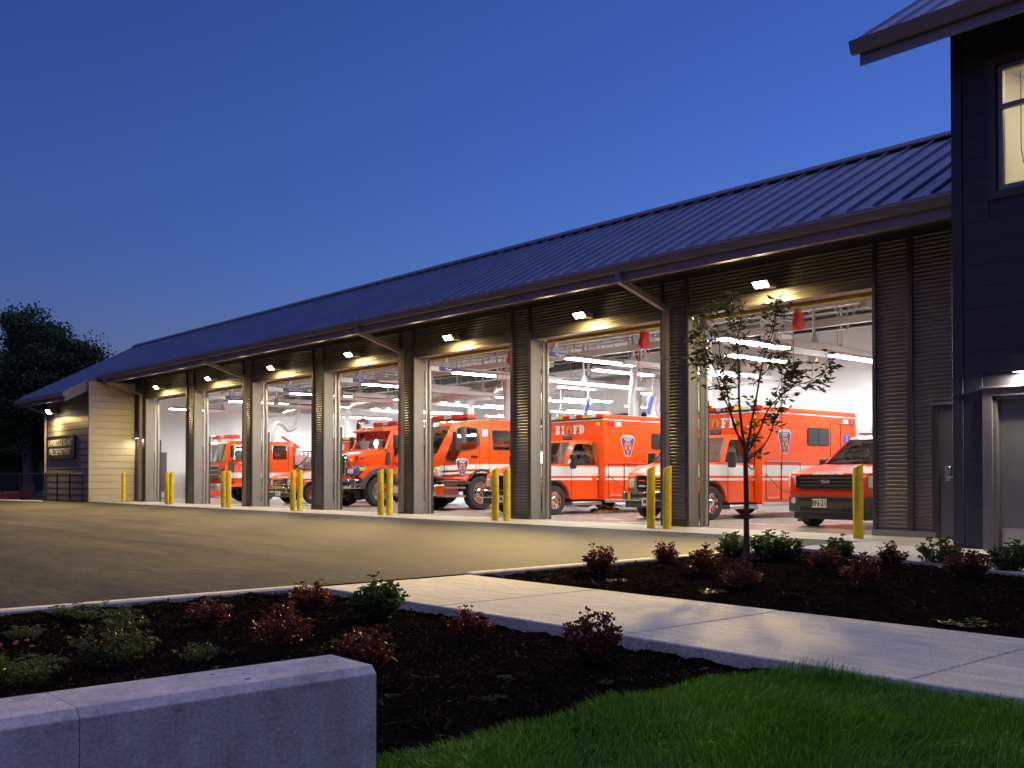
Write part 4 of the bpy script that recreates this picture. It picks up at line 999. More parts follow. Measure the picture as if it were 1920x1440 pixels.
def block_letter(ch, hgt, wdt, st):
    """slab-serif capital as polygons in (x,z), origin bottom-left"""
    H, Wd, s = hgt, wdt, st; se = s*.55; th = s*.55; out = []
    R_ = lambda x0, x1, z0, z1: out.append([(x0,z0),(x1,z0),(x1,z1),(x0,z1)])
    def bowl(zc, rz, x0, rx):
        o_ = [(x0 + rx*cos(RAD(a)), zc + rz*sin(RAD(a))) for a in range(-90, 91, 18)]
        i_ = [(x0 + (rx-s)*cos(RAD(a)), zc + (rz-th)*sin(RAD(a))) for a in range(90, -91, -18)]
        out.append(o_ + i_)
    if ch == 'I': R_(Wd/2-s/2, Wd/2+s/2, 0, H); R_(Wd/2-s, Wd/2+s, 0, th); R_(Wd/2-s, Wd/2+s, H-th, H)
    if ch == 'F': R_(se, se+s, 0, H); R_(0, s+2*se, 0, th); R_(0, Wd, H-th, H); R_(Wd-th, Wd, H-th*2.2, H); R_(se, Wd*.75, H*.5-th/2, H*.5+th/2); R_(Wd*.75-th*.8, Wd*.75, H*.5-th*1.1, H*.5+th*1.1)
    if ch == 'D': R_(se, se+s, 0, H); R_(0, Wd*.5, 0, th); R_(0, Wd*.5, H-th, H); bowl(H/2, H/2, Wd*.45, Wd*.55)
    if ch == 'B': R_(se, se+s, 0, H); R_(0, Wd*.5, 0, th); R_(0, Wd*.5, H-th, H); R_(se, Wd*.5, H*.5-th/2, H*.5+th/2); bowl(H*.75, H*.25+th*.25, Wd*.48, Wd*.45); bowl(H*.25, H*.25+th*.25, Wd*.48, Wd*.52)
    return out
def bifd(par, y, zc, hgt, cols=('white', 'navy')):
    x = -.78*hgt/.27
    for ch, wd in (('B', .8), ('I', .62), (None, 1.05), ('F', .8), ('D', .85)):
        if ch:
            for k, (m, g, d) in enumerate((('navy', 1.10, 0), ('white', 1.0, .003))):
                mb = MB()
                for pi_, poly in enumerate(block_letter(ch, hgt, wd*hgt, hgt*.25)):
                    d = (.003 if k else 0) + .0003*pi_
                    cx, cz = wd*hgt/2, hgt/2
                    mb.prism([(x+cx+(q[0]-cx)*g, zc-hgt/2+cz+(q[1]-cz)*g) for q in poly], 'y', y-.0045-d, y-.001)
                mb.build('letter_outline' if k == 0 else 'letter', M[m], par)
        else:
            cx = x + wd*hgt/2
            pet = MB(); pet.cyl((cx, y-.003, zc), (cx, y-.005, zc), hgt*.46, n=20); pet.build('emblem', M['orangeprint'], par)
            isl = [(-.02,.4),(.1,.5),(.08,.2),(.18,.02),(.1,-.2),(.14,-.4),(.03,-.62),(-.03,-.42),(-.18,-.38),(-.2,-.1),(-.1,.06)]
            MB().prism([(cx+q[0]*hgt, zc+q[1]*hgt) for q in isl], 'y', y-.009, y-.006).build('emblem', M['greenprint'], par)
        x += (wd+.14)*hgt
def number_plate(par, body, x, y, z, wd=.32, h=.17):
    p = MB().cbox(x-wd/2, x+wd/2, y-.012, y, z, z+h, .004).build('number_plate', M['white'], par)
    text('lettering', body, h*.95, (x, y-.0135, z+h*.5), FRONT, M['blackprint'], p, extrude=.001, bold=.003, sx=.75)

# ---------------- ambulances
def ambulance(name, label, xc, yf, plate, hood_text):
    t = thing(name, label, 'ambulance', (xc, yf, 0), 0, 'ambulances parked in the bays')
    R = .39
    def wf(y, z):
        w_ = 1.0 if y > -.3 else 1.0 - .16*((-.3-y)/.55)**2
        if z > 1.36: w_ -= .20*(z-1.36)/.64
        return w_
    outer = [(-.80,.52),(-.84,.75),(-.80,1.00),(-.70,1.10),(-.2,1.22),(.26,1.36),(.72,1.93),(.86,1.99),(1.1,2.02),(1.66,2.02),(1.66,.40),(.62,.40)] + arc(0, R, .50, 12, 172, 10) + [(-.55,.48)]
    dw = [(.50,1.38),(.88,1.86),(1.0,1.90),(1.50,1.90),(1.56,1.84),(1.56,1.36),(1.5,1.33),(.56,1.33)]
    body = weld(shell(outer, [dw], wf, skip=(5,)).build('cab_body', M['red'], t))
    flank_glass(dw, wf, body); rim_ring(dw, wf, body, .018, 'chrome')
    ws = MB(); a, b = outer[5], outer[6]
    for k in range(6):
        u0, u1 = -1+k/3, -1+(k+1)/3
        f = lambda u, q: (u*(wf(*q)-.03), q[0] - .07*(1-u*u), q[1]+.01)
        ws.add([f(u0, a), f(u1, a), f(u1, b), f(u0, b)], [(0,1,2,3)])
    ws.build('windscreen', M['glass'], body, smooth=True)
    MB().tube([(-.6,.24,1.39),(-.2,.20,1.42),(.3,.20,1.42)], .012, 5).build('wiper', M['black'], body)
    for s in (-1, 1): MB().tube([(s*(wf(*a)), a[0]-.005, a[1]), (s*(wf(*b)), b[0]-.005, b[1])], .022, 6).build('windscreen_seal', M['black'], body)
    MB().box(-.94, .94, .1, 1.6, .46, .56).build('cab_floor', M['cabin'], body); MB().box(-.92, .92, 1.58, 1.64, .5, 1.95).build('bulkhead', M['cabin'], body)
    MB().cbox(-.92, .92, .22, .55, .9, 1.32, .06).build('dashboard', M['dash'], body); seats(body, (1.15,), (-.48, .48), 1.12, .62); steering(body, .48, .7, 1.34)
    # dark wheel housings, bonnet well
    MB().box(-.86, .86, -.62, .62, .45, .98).build('wheel_housing', M['black'], body)
    for s in (-1, 1):
        mb = MB(); L1 = arc(0, R, .50, 12, 172, 10); vs = []
        for q in L1: vs += [(s*(wf(*q)+.003), q[0], q[1]), (s*(wf(*q)+.003), q[0]*1.0 + .05*(q[0])/.5, R+(q[1]-R)*1.10)]
        mb.add(vs, [(2*i, 2*i+1, 2*i+3, 2*i+2) for i in range(len(L1)-1)]); mb.build('arch_lip', M['black'], body)
        # door shut lines and stripes
        for nm, m, z0, z1, out in (('stripe', 'stripe', 1.03, 1.29, .004), ('stripe', 'stripe', .92, .975, .004)):
            mb = MB(); ys = [-.60,-.45,-.3,0,.4,.8,1.2,1.655]; vs = []
            for yy in ys: zt = z1 if yy > -.25 else z1-.09*((-.25-yy)/.35); zb = z0 if yy > -.25 else z0-.05*((-.25-yy)/.35); vs += [(s*(wf(yy,zb)+out), yy, zb), (s*(wf(yy,zt)+out), yy, zt)]
            mb.add(vs, [(2*i, 2*i+2, 2*i+3, 2*i+1) for i in range(len(ys)-1)]); mb.build(nm, M[m], body)
        for yy in (.60, 1.63): MB().box(min(s*.995, s*1.007), max(s*.995, s*1.007), yy-.006, yy+.006, .44, 1.33).build('door_gap', M['black'], body)
        MB().cbox(min(s*1.0, s*1.025), max(s*1.0, s*1.025), 1.38, 1.56, .88, 1.04, .01).build('door_handle', M['red'], body)
        MB().cbox(min(s*.7, s*1.06), max(s*.7, s*1.06), .62, 1.75, .24, .34, .02).build('running_board', M['treadplate'], t)
        mirror(body, 1.22, .46, 1.42, s, .40, .2, .24)
        hl = MB().cbox(min(s*.56, s*.80), max(s*.56, s*.80), -.86, -.70, .72, .96, .03).build('headlamp', M['clearlens'], body)
        MB().cbox(min(s*.80, s*.855), max(s*.80, s*.855), -.84, -.66, .76, .92, .02).build('indicator', M['amber'], body)
    # chrome grille and bumper
    g = MB().plate([rrect(-.58,.58,.66,1.04,.05), rrect(-.50,.50,.72,.98,.03)], 'y', -.90, -.83).build('grille', M['chrome'], body)
    MB().box(-.52, .52, -.85, -.835, .70, 1.0).build('grille_mesh', M['black'], g)
    for z in (.78, .85, .92): MB().box(-.5, .5, -.885, -.855, z-.012, z+.012).build('grille_bar', M['chrome'], g)
    for x in (-.34, .34):
        MB().cbox(x-.10, x+.10, -.91, -.885, .885, .935, .02).build('warning_lamp', M['redlens'], g); MB().cbox(x-.10, x+.10, -.91, -.885, .76, .81, .02).build('warning_lamp', M['clearlens'], g)
    MB().lathe([(0,-.03),(.05,-.028),(.062,-.02),(.062,.0)], (0,-.885,.85), 'y', 20).build('emblem', M['blueprint'], g)
    bp = MB(); pts = [(-.99,-.70),(-.97,-.90),(-.80,-.99),(.80,-.99),(.97,-.90),(.99,-.70)]
    bp.prism(pts, 'z', .44, .66); bm_ = bp.build('bumper', M['chrome'], t, bevel=.025)
    MB().box(-.60, .60, -1.0, -.992, .52, .60).build('bumper_slot', M['black'], bm_)
    va = MB(); va.prism([(-.90,-.72),(-.84,-.93),(.84,-.93),(.90,-.72)], 'z', .28, .44); va.build('valance', M['darkgrey'], t)
    number_plate(bm_, plate, -.07 if plate == 'M-22' else .07, -1.003, .33, .36, .18)
    text('lettering', hood_text, .10, (.0, -.79, 1.065), (RAD(60),0,0), M['white'], body, extrude=.001, bold=.002)
    for s in (-1, 1): wheel(t, s*.90, 0, R, .24, 'chrome', .235); wheel(t, s*.93, 3.95, R, .30, 'chrome', .235)
    ch = MB(); ch.box(-.4, .4, -.5, 5.9, .32, .44); ch.cyl((-.9, 3.95, R), (.9, 3.95, R), .08, n=8); ch.cyl((-.9, 0, R), (.9, 0, R), .06, n=8); ch.build('chassis', M['black'], t)
    # patient box
    bx_ = MB(); bx_.cbox(-1.2, 1.2, 1.67, 6.0, 1.99, 2.72, .045)
    yz = [(1.68,.38),(1.68,2.1),(5.99,2.1),(5.99,.38),(4.45,.38)] + arc(3.95, R, .52, 8, 172, 10)[0:] + [(3.4,.38)]
    bx_.prism(yz, 'x', -1.1995, 1.1995)
    box = bx_.build('patient_box', M['red'], t)
    MB().box(-1.19, 1.19, 3.4, 4.5, .42, .93).build('wheel_housing', M['black'], box)
    MB().box(-1.212, 1.212, 1.655, 5.98, 2.565, 2.59).build('drip_rail', M['white'], box)
    MB().cbox(-1.10, 1.10, 1.8, 5.9, 2.70, 2.73, .01).build('bounce_sheet', M['white'], box)  # white top added to keep red bounce off walls and ceiling
    for s in (-1, 1):
        MB().cbox(min(s*1.18, s*1.225), max(s*1.18, s*1.225), 1.70, 6.0, .30, .385, .01).build('rub_rail', M['steel'], box)
        for z0, z1 in ((1.03, 1.29), (.92, .975)): MB().box(min(s*1.2005, s*1.2035), max(s*1.2005, s*1.2035), 1.70, 5.9, z0, z1).build('stripe', M['stripe'], box)
        wl = rrect(3.62, 4.62, 1.80, 2.26, .07)
        MB().prism(wl, 'x', min(s*1.2, s*1.215), max(s*1.2, s*1.215)).build('box_window', M['black'], box)
        MB().prism(rrect(3.66, 4.10, 1.84, 2.22, .05), 'x', min(s*1.215, s*1.219), max(s*1.215, s*1.219)).build('pane', M['darkglass'], box)
        MB().prism(rrect(4.13, 4.58, 1.84, 2.22, .05), 'x', min(s*1.215, s*1.219), max(s*1.215, s*1.219)).build('pane', M['darkglass'], box)
        # compartment doors
        dm = MB(); d0, d1 = (min(s*1.2, s*1.212), max(s*1.2, s*1.212))
        for a_, b_, c_, e_ in ((1.83,2.46,.44,1.37),(2.48,3.3,.44,1.37),(4.70,5.2,.44,2.4),(5.22,5.85,.44,1.37)):
            d = MB().plate([rrect(a_, b_, c_, e_, .02, 2), rrect(a_+.008, b_-.008, c_+.008, e_-.008, .015, 2)], 'x', d0, d1).build('compartment_door', M['black'], box)
        MB().box(min(s*1.2, s*1.225), max(s*1.2, s*1.225), 1.82, 3.32, 1.375, 1.395).build('drip_rail', M['steel'], box)
        MB().box(min(s*1.2, s*1.225), max(s*1.2, s*1.225), 5.0, 5.8, 2.40, 2.42).build('drip_rail', M['steel'], box)
        for yy, m in ((1.90,'redlens'),(2.22,'clearlens'),(5.42,'clearlens'),(5.72,'redlens')):
            MB().cbox(min(s*1.2, s*1.235), max(s*1.2, s*1.235), yy-.12, yy+.12, 2.39, 2.52, .03).build('warning_lamp', M[m], box)
        MB().cyl((s*1.2, 2.95, .95), (s*1.225, 2.95, .95), .09, n=16).build('fuel_flap', M['chrome'], box)
    shield(box, 1.201, 2.62, 1.86, .42)
    for k in range(3):
        a = pi/3*k + pi/2; c_, s_ = cos(a), sin(a); L_, wd = .17, .045
        MB().prism([(5.5+c_*L_-s_*wd, 2.0+s_*L_+c_*wd), (5.5+c_*L_+s_*wd, 2.0+s_*L_-c_*wd), (5.5-c_*L_+s_*wd, 2.0-s_*L_-c_*wd), (5.5-c_*L_-s_*wd, 2.0-s_*L_+c_*wd)], 'x', 1.201, 1.204+.001*k).build('star_of_life_arm', M['blueprint'], box)
    MB().prism([(5.49,1.88),(5.51,1.88),(5.51,2.12),(5.49,2.12)], 'x', 1.206, 1.208).build('star_of_life_staff', M['white'], box)
    # shore line socket and lead
    MB().cbox(1.2, 1.23, 1.73, 1.80, 1.02, 1.14, .01).build('power_socket', M['white'], box)
    MB().tube([(1.235,1.77,1.08),(1.26,1.95,.95),(1.27,2.3,.72),(1.27,2.7,.62),(1.27,3.1,.62)], .01, 6).build('power_lead', M['darkgrey'], box)
    bifd(box, 1.668, 2.34, .25)
    lightbar(box, -1.17, 1.17, 1.63, 1.75, 2.60, .14, ['redlens','clearlens','amber','redlens','clearlens','redlens','amber','clearlens','redlens'])
    for s in (-1, 1): MB().cbox(s*1.0-.06, s*1.0+.06, 1.61, 1.668, 2.40, 2.50, .02).build('side_lamp', M['amber'], box)
    MB().cbox(-.12, .12, 1.35, 1.55, 2.04, 2.18, .03).build('spot_lamp', M['darkgrey'], box)
    text('lettering', 'OFFICIAL USE ONLY', .055, (1.2045, 2.15, .50), SIDE, M['white'], box, extrude=.0005)
    return t
amb = ambulance('ambulance', 'orange-red ambulance beside the red car, blue-framed window and star on its flank', -15.45, 2.78, 'M-22', 'BAINBRIDGE FIRE')
amb2 = ambulance('ambulance', 'orange-red ambulance between the modern fire engine and the other box ambulance', -20.25, 2.36, 'M-21', 'BAINBRIDGE FIRE')
amb3 = copy_tree(amb2); amb3.location = (-34.35, 3.35, 0); amb3.scale = (1, 1, .93)
amb3['label'] = 'orange-red ambulance between the bonneted truck and the old flat-fronted engine'

# ---------------- red car
def suv():
    t = thing('red_suv', 'cherry red fire department SUV with black grille and light bar', 'car', (-10.72, 2.42, 0))
    R = .41
    def wf(y, z):
        w_ = .99
        if y < -.2: w_ -= .20*((-.2-y)/.75)**2
        if z > 1.22: w_ -= .20*(z-1.22)/.65
        if z < .6: w_ -= .05
        return w_
    outer = [(-.84,.50),(-.90,.62),(-.90,.80),(-.87,.98),(-.80,1.07),(-.5,1.12),(.1,1.20),(.58,1.27),(1.30,1.80),(1.5,1.87),(2.2,1.91),(3.6,1.88),(3.95,1.75),(4.12,1.2),(4.15,.5),(3.65,.48)] + arc(3.05, R, .50, 8, 172, 10) + [(2.4,.42),(.6,.42)] + arc(0, R, .50, 4, 172, 10) + [(-.55,.48)]
    w1_ = [(.98,1.30),(1.36,1.66),(1.46,1.74),(1.95,1.77),(1.95,1.27),(1.0,1.25)]; w2_ = [(2.05,1.27),(2.05,1.77),(2.85,1.77),(2.85,1.27)]; w3_ = [(2.95,1.28),(2.95,1.76),(3.6,1.72),(3.8,1.32)]
    body = weld(shell(outer, [w1_, w2_, w3_], wf, skip=(7,)).build('body', M['cherry'], t))
    md = body.modifiers.new('bevel', 'BEVEL'); md.width = .05; md.segments = 3; md.limit_method = 'ANGLE'; md.angle_limit = RAD(40)
    for q in (w1_, w2_, w3_): flank_glass(q, wf, body)
    a, b = outer[7], outer[8]; ws = MB()
    for k in range(8):
        u0, u1 = -1+k/4, -1+(k+1)/4; f = lambda u, q: (u*(wf(*q)-.05), q[0]-.10*(1-u*u)+.02, q[1]+.012); ws.add([f(u0,a), f(u1,a), f(u1,b), f(u0,b)], [(0,1,2,3)])
    ws.build('windscreen', M['glass'], body, smooth=True)
    for s in (-1, 1): MB().tube([(s*(wf(*a)-.03), a[0]+.02, a[1]), (s*(wf(*b)-.03), b[0]+.02, b[1])], .03, 6).build('screen_pillar', M['cherry'], body)
    MB().tube([(-.7,.50,1.30),(-.3,.47,1.33),(.2,.50,1.34)], .012, 5).build('wiper', M['black'], body); MB().tube([(.1,.50,1.30),(.4,.49,1.33),(.75,.56,1.34)], .012, 5).build('wiper', M['black'], body)
    MB().cbox(-.88, .88, .62, 1.0, .85, 1.22, .06).build('dashboard', M['dash'], body); MB().box(-.9, .9, .6, 4.0, .5, .56).build('cab_floor', M['cabin'], body)
    seats(body, (1.55, 2.5), (-.42, .42), .95, .68); steering(body, .42, 1.1, 1.22)
    MB().cbox(-.13, .13, .98, 1.02, 1.66, 1.73, .02).build('rear_view_mirror', M['black'], body)
    for y_ in (0, 3.05): MB().box(-.86, .86, y_-.55, y_+.55, .40, .93).build('wheel_housing', M['black'], body)
    for s in (-1, 1):
        mirror(body, 1.12, .85, 1.30, s, .20, .22, .14)
        hd = MB(); hd.prism([(min(s*.60,s*.93),-.80 if s < 0 else -.935), (max(s*.60,s*.93),-.935 if s < 0 else -.80), (max(s*.60,s*.93),-.60), (min(s*.60,s*.93),-.60)], 'z', .79, 1.02); hd.build('headlamp', M['clearlens'], body, bevel=.02)
        MB().box(min(s*.60,s*.66), max(s*.60,s*.66), -.95, -.90, .79, 1.02).build('headlamp_trim', M['black'], body)
        wheel(t, s*.87, 0, R, .26, 'steel', .25); wheel(t, s*.87, 3.05, R, .26, 'steel', .25)
        MB().cyl((s*.72, -.93, .53), (s*.72, -.90, .53), .06, n=14).build('fog_lamp', M['clearlens'], t)
        for yy in (.62, 2.0, 2.92): MB().box(min(s*.985,s*.995), max(s*.985,s*.995), yy-.005, yy+.005, .5, 1.24).build('door_gap', M['black'], body)
        MB().tube([(s*.72,1.6,1.93),(s*.72,2.6,1.96),(s*.72,3.5,1.92)], .02, 6).build('roof_rail', M['darkgrey'], body)
    g = MB().prism(rrect(-.60, .60, .76, 1.045, .05), 'y', -.925, -.86).build('grille', M['black'], body)
    for z in (.83, .90, .97): MB().cbox(-.585, .585, -.945, -.925, z-.012, z+.012, .005).build('grille_bar', M['darkgrey'], g)
    ov = MB(); ov.add([(.14*cos(2*pi*k/24), -.952, .905+.062*sin(2*pi*k/24)) for k in range(24)], [tuple(range(24))]); ov.build('emblem_rim', M['chrome'], g)
    ov = MB(); ov.add([(.125*cos(2*pi*k/24), -.955, .905+.05*sin(2*pi*k/24)) for k in range(24)], [tuple(range(24))]); e = ov.build('emblem', M['navy'], g)
    text('lettering', 'Ford', .075, (0, -.957, .905), FRONT, M['white'], g, extrude=.0008, sx=1.1)
    bp = MB(); bp.prism([(-.94,-.62),(-.90,-.84),(-.62,-.955),(.62,-.955),(.90,-.84),(.94,-.62)], 'z', .30, .62); bu = bp.build('bumper', M['darkgrey'], t, bevel=.03)
    MB().box(-.60, .60, -.962, -.956, .53, .60).build('bumper_grille', M['black'], bu); MB().box(-.52, .52, -.962, -.956, .345, .38).build('bumper_grille', M['black'], bu)
    vl = MB(); vl.prism([(-.88,-.62),(-.78,-.82),(.78,-.82),(.88,-.62)], 'z', .17, .30); vl.build('air_dam', M['darkgrey'], t)
    for x_ in (-.46, .46): MB().cbox(x_-.1, x_+.1, -.985, -.955, .36, .42, .02).build('tow_hook', M['black'], bu)
    number_plate(bu, 'BN-21', -.12, -.966, .40, .32, .17)
    text('lettering', 'BAINBRIDGE FIRE', .085, (-.02, -.82, 1.062), (RAD(52),0,0), M['white'], body, extrude=.001, bold=.0025, sx=1.0)
    lightbar(body, -.55, .55, 1.75, 2.05, 1.98, .09, ['clearlens','clearlens','clearlens','clearlens'], 'clearlens'); MB().box(-.5, .5, 1.82, 1.98, 1.90, 1.98).build('light_bar_foot', M['black'], body)
    MB().box(-.35, .35, -.4, 3.9, .30, .42).build('chassis', M['black'], t)
suv()

# ---------------- modern flat-fronted fire engine
def engine_modern():
    t = thing('modern_fire_engine', 'modern orange-red fire engine with wide black windscreen and shield on the door', 'fire engine', (-24.95, 3.57, 0))
    R = .52
    def wf(y, z):
        w_ = 1.22
        if y < -1.15: w_ -= .28*((-1.15-y)/.55)**2
        if z > 2.0: w_ -= .09*(z-2.0)/.75
        return w_
    outer = [(-1.55,.95),(-1.66,1.1),(-1.68,1.50),(-1.62,1.63),(-1.16,2.52),(-1.0,2.64),(-.4,2.70),(.3,2.77),(1.9,2.77),(1.9,.70),(.70,.70)] + arc(0, R, .66, 12, 155, 10) + [(-.72,.93)]
    dwin = [(-1.30,1.50),(-1.34,1.62),(-1.16,2.0),(-.90,2.42),(-.75,2.47),(-.22,2.47),(-.16,2.40),(-.16,1.98),(-.24,1.88),(-.80,1.80),(-.95,1.60),(-1.02,1.50)]
    rwin = rrect(.46, 1.16, 1.87, 2.42, .06)
    body = weld(shell(outer, [dwin, rwin], wf, skip=(3,)).build('cab_body', M['red'], t))
    md = body.modifiers.new('bevel', 'BEVEL'); md.width = .07; md.segments = 3; md.limit_method = 'ANGLE'; md.angle_limit = RAD(40)
    for q in (dwin, rwin): flank_glass(q, wf, body); rim_ring(q, wf, body, .055, 'black', .006)
    a, b = outer[3], outer[4]; ws = MB(); bk = MB()
    for k in range(10):
        u0, u1 = -1+k/5, -1+(k+1)/5; f = lambda u, q: (u*(wf(*q)-.02), q[0]-.20*(1-u*u)+.03, q[1]+.01)
        ws.add([f(u0,a), f(u1,a), f(u1,b), f(u0,b)], [(0,1,2,3)])
        g_ = lambda u, q, dz: (u*(wf(*q)-.015), q[0]-.20*(1-u*u)+.02, q[1]+dz)
        bk.add([g_(u0,a,-.13), g_(u1,a,-.13), g_(u1,a,.03), g_(u0,a,.03)], [(0,1,2,3)])
        br = MB()
    ws.build('windscreen', M['glass'], body, smooth=True); bk.build('windscreen_apron', M['black'], body, smooth=True)
    nose = MB()
    for k in range(10):
        u0, u1 = -1+k/5, -1+(k+1)/5; h_ = lambda u, z, off: (u*(wf(-1.66, z)), -1.66-.19*(1-u*u)+off, z)
        nose.add([h_(u0,.95,.0), h_(u1,.95,.0), h_(u1,1.50,.02), h_(u0,1.50,.02)], [(0,1,2,3)])
    nose.build('nose_panel', M['red'], body, smooth=True)
    tp = MB()
    for k in range(10):
        u0, u1 = -1+k/5, -1+(k+1)/5; h_ = lambda u, q, dz: (u*(wf(*q)-.02), q[0]-.20*(1-u*u)+.03, q[1]+dz)
        tp.add([h_(u0,b,0), h_(u1,b,0), (u1*1.1,-.98,2.65), (u0*1.1,-.98,2.65)], [(0,1,2,3)])
    tp.build('roof_brow', M['red'], body, smooth=True)
    MB().box(-1.15, 1.15, -1.5, 1.8, .78, .86).build('cab_floor', M['cabin'], body); MB().box(-1.12, 1.12, 1.75, 1.85, .8, 2.7).build('bulkhead', M['cabin'], body)
    MB().cbox(-1.1, 1.1, -1.52, -1.1, 1.0, 1.62, .08).build('dashboard', M['dash'], body); seats(body, (-.45, .9), (-.7, .7), 1.45, .75); steering(body, .7, -1.0, 1.68)
    MB().box(-1.05, 1.05, -.72, .7, .6, 1.2).build('wheel_housing', M['black'], body)
    for s in (-1, 1):
        mb = MB(); L1 = arc(0, R, .66, 12, 155, 12); vs = []
        for q in L1: vs += [(s*(wf(*q)+.012), q[0], q[1]), (s*(wf(*q)+.012), q[0]*1.10, R+(q[1]-R)*1.10)]
        mb.add(vs, [(2*i, 2*i+1, 2*i+3, 2*i+2) for i in range(len(L1)-1)]); mb.build('arch_lip', M['black'], body)
        for z0, z1 in ((1.25,1.40),(1.13,1.19)):
            mb = MB(); ys = [-1.52,-1.3,-1.1,-.6,0,.6,1.3,1.89]; vs = []
            for yy in ys: dz = 0 if yy > -.3 else -.05*(-.3-yy); vs += [(s*(wf(yy,z0)+.005), yy, z0+dz), (s*(wf(yy,z1)+.005), yy, z1+dz)]
            mb.add(vs, [(2*i, 2*i+2, 2*i+3, 2*i+1) for i in range(len(ys)-1)]); mb.build('stripe', M['stripe'], body)
        for yy in (-1.45, -.10, .30, 1.28): MB().box(min(s*1.215,s*1.228), max(s*1.215,s*1.228), yy-.006, yy+.006, 1.0, 2.45 if yy > -.5 else 1.4).build('door_gap', M['black'], body)
        MB().cbox(min(s*1.22,s*1.26), max(s*1.22,s*1.26), -.45, -.18, 1.60, 1.66, .015).build('door_handle', M['black'], body)
        MB().cbox(min(s*1.2,s*1.235), max(s*1.2,s*1.235), .0, .22, 2.24, 2.46, .02).build('side_lamp', M['clearlens'], body)
        mirror(body, 1.42, -1.20, 2.08, s, .55, .16, .26)
        st = MB(); st.box(min(s*.85,s*1.2), max(s*.85,s*1.2), -1.48, -.70, .88, .92); st.box(min(s*.85,s*1.24), max(s*.85,s*1.24), -1.45, -.66, .66, .71); st.box(min(s*.85,s*1.26), max(s*.85,s*1.26), -1.45, -.66, .40, .46); st.box(min(s*.85,s*.95), max(s*.85,s*.95), -1.48, -.68, .40, .92)
        st.build('cab_steps', M['treadplate'], t)
        hl = MB(); hl.prism([(min(s*.66,s*1.10), -1.78 if s > 0 else -1.60), (max(s*.66,s*1.10), -1.60 if s > 0 else -1.78), (max(s*.66,s*1.10), -1.4), (min(s*.66,s*1.10), -1.4)], 'z', 1.02, 1.30); hl.build('headlamp', M['clearlens'], body, bevel=.03)
        MB().cyl((s*.98, -1.70, 1.15), (s*.98, -1.66, 1.15), .06, n=14).build('indicator', M['amber'], body)
        wheel(t, s*1.05, 0, R, .32, 'chrome', .33); wheel(t, s*1.05, 4.6, R, .36, 'chrome', .33)
    shield(body, 1.226, -.78, 1.30, .36)
    text('lettering', 'FOR OFFICIAL USE ONLY', .05, (1.226, -.8, .985), SIDE, M['white'], body, extrude=.0005)
    bp = MB(); bp.prism([(-1.22,-1.45),(-1.2,-1.8),(-.9,-2.05),(.9,-2.05),(1.2,-1.8),(1.22,-1.45)], 'z', .45, .78); bu = bp.build('bumper', M['chrome'], t, bevel=.03)
    for s in (-1, 1): MB().cbox(s*1.0-.13, s*1.0+.13, -2.06, -1.86, .56, .67, .02).build('warning_lamp', M['redlens'], bu)
    MB().box(-.7, .7, -2.06, -2.052, .52, .72).build('bumper_stripe', M['stripe'], bu)
    gr = MB().cbox(-.55, .55, -1.90, -1.80, 1.0, 1.42, .03).build('grille', M['chrome'], body)
    for z in (1.08, 1.17, 1.26, 1.35): MB().box(-.5, .5, -1.915, -1.90, z-.03, z+.03).build('grille_slot', M['black'], gr)
    for s in (-1, 1): MB().cbox(s*.78-.14, s*.78+.14, -1.83, -1.76, 1.36, 1.47, .02).build('warning_lamp', M['redlens'], body)
    for x_ in (-.9, -.5, 0, .5, .9): MB().cbox(x_-.05, x_+.05, -1.12+.1*x_*x_-.1, -1.05, 2.63, 2.67, .01).build('marker_lamp', M['amber'], body)
    MB().box(-.45, .45, -1.5, 8, .55, .75).build('chassis', M['black'], t)
    # pump body and hose bed behind the cab
    bb = MB(); bb.cbox(-1.22, 1.22, 1.98, 3.0, .7, 2.5, .03); pb = bb.build('pump_panel', M['steel'], t)
    bb = MB(); bb.prism([(3.02,.6),(3.02,2.65),(7.6,2.65),(7.6,.6),(5.25,.6)] + arc(4.6, R, .64, 7, 173, 10) + [(3.95,.6)], 'x', -1.22, 1.22); rb_ = bb.build('rear_body', M['red'], t, bevel=.03); MB().box(-1.1, 1.1, 3.1, 7.5, 2.65, 2.662).build('bounce_deck', M['treadplate'], rb_)  # steel top on the unseen roof, added to cut red bounce
    for s in (-1, 1):
        for a_, b_ in ((3.1,3.85),(5.4,6.4),(6.45,7.5)): MB().box(min(s*1.221,s*1.23), max(s*1.221,s*1.23), a_, b_, .7 if a_ != 3.1 else .7, 2.3).build('roller_shutter', M['steel'], rb_)
        MB().box(min(s*1.2205,s*1.224), max(s*1.2205,s*1.224), 3.87, 5.38, 1.25, 1.40).build('stripe', M['stripe'], rb_)
    lightbar(body, -1.0, 1.0, -.4, -.05, 2.76, .16, ['redlens','redlens','clearlens','redlens','redlens'])
engine_modern()

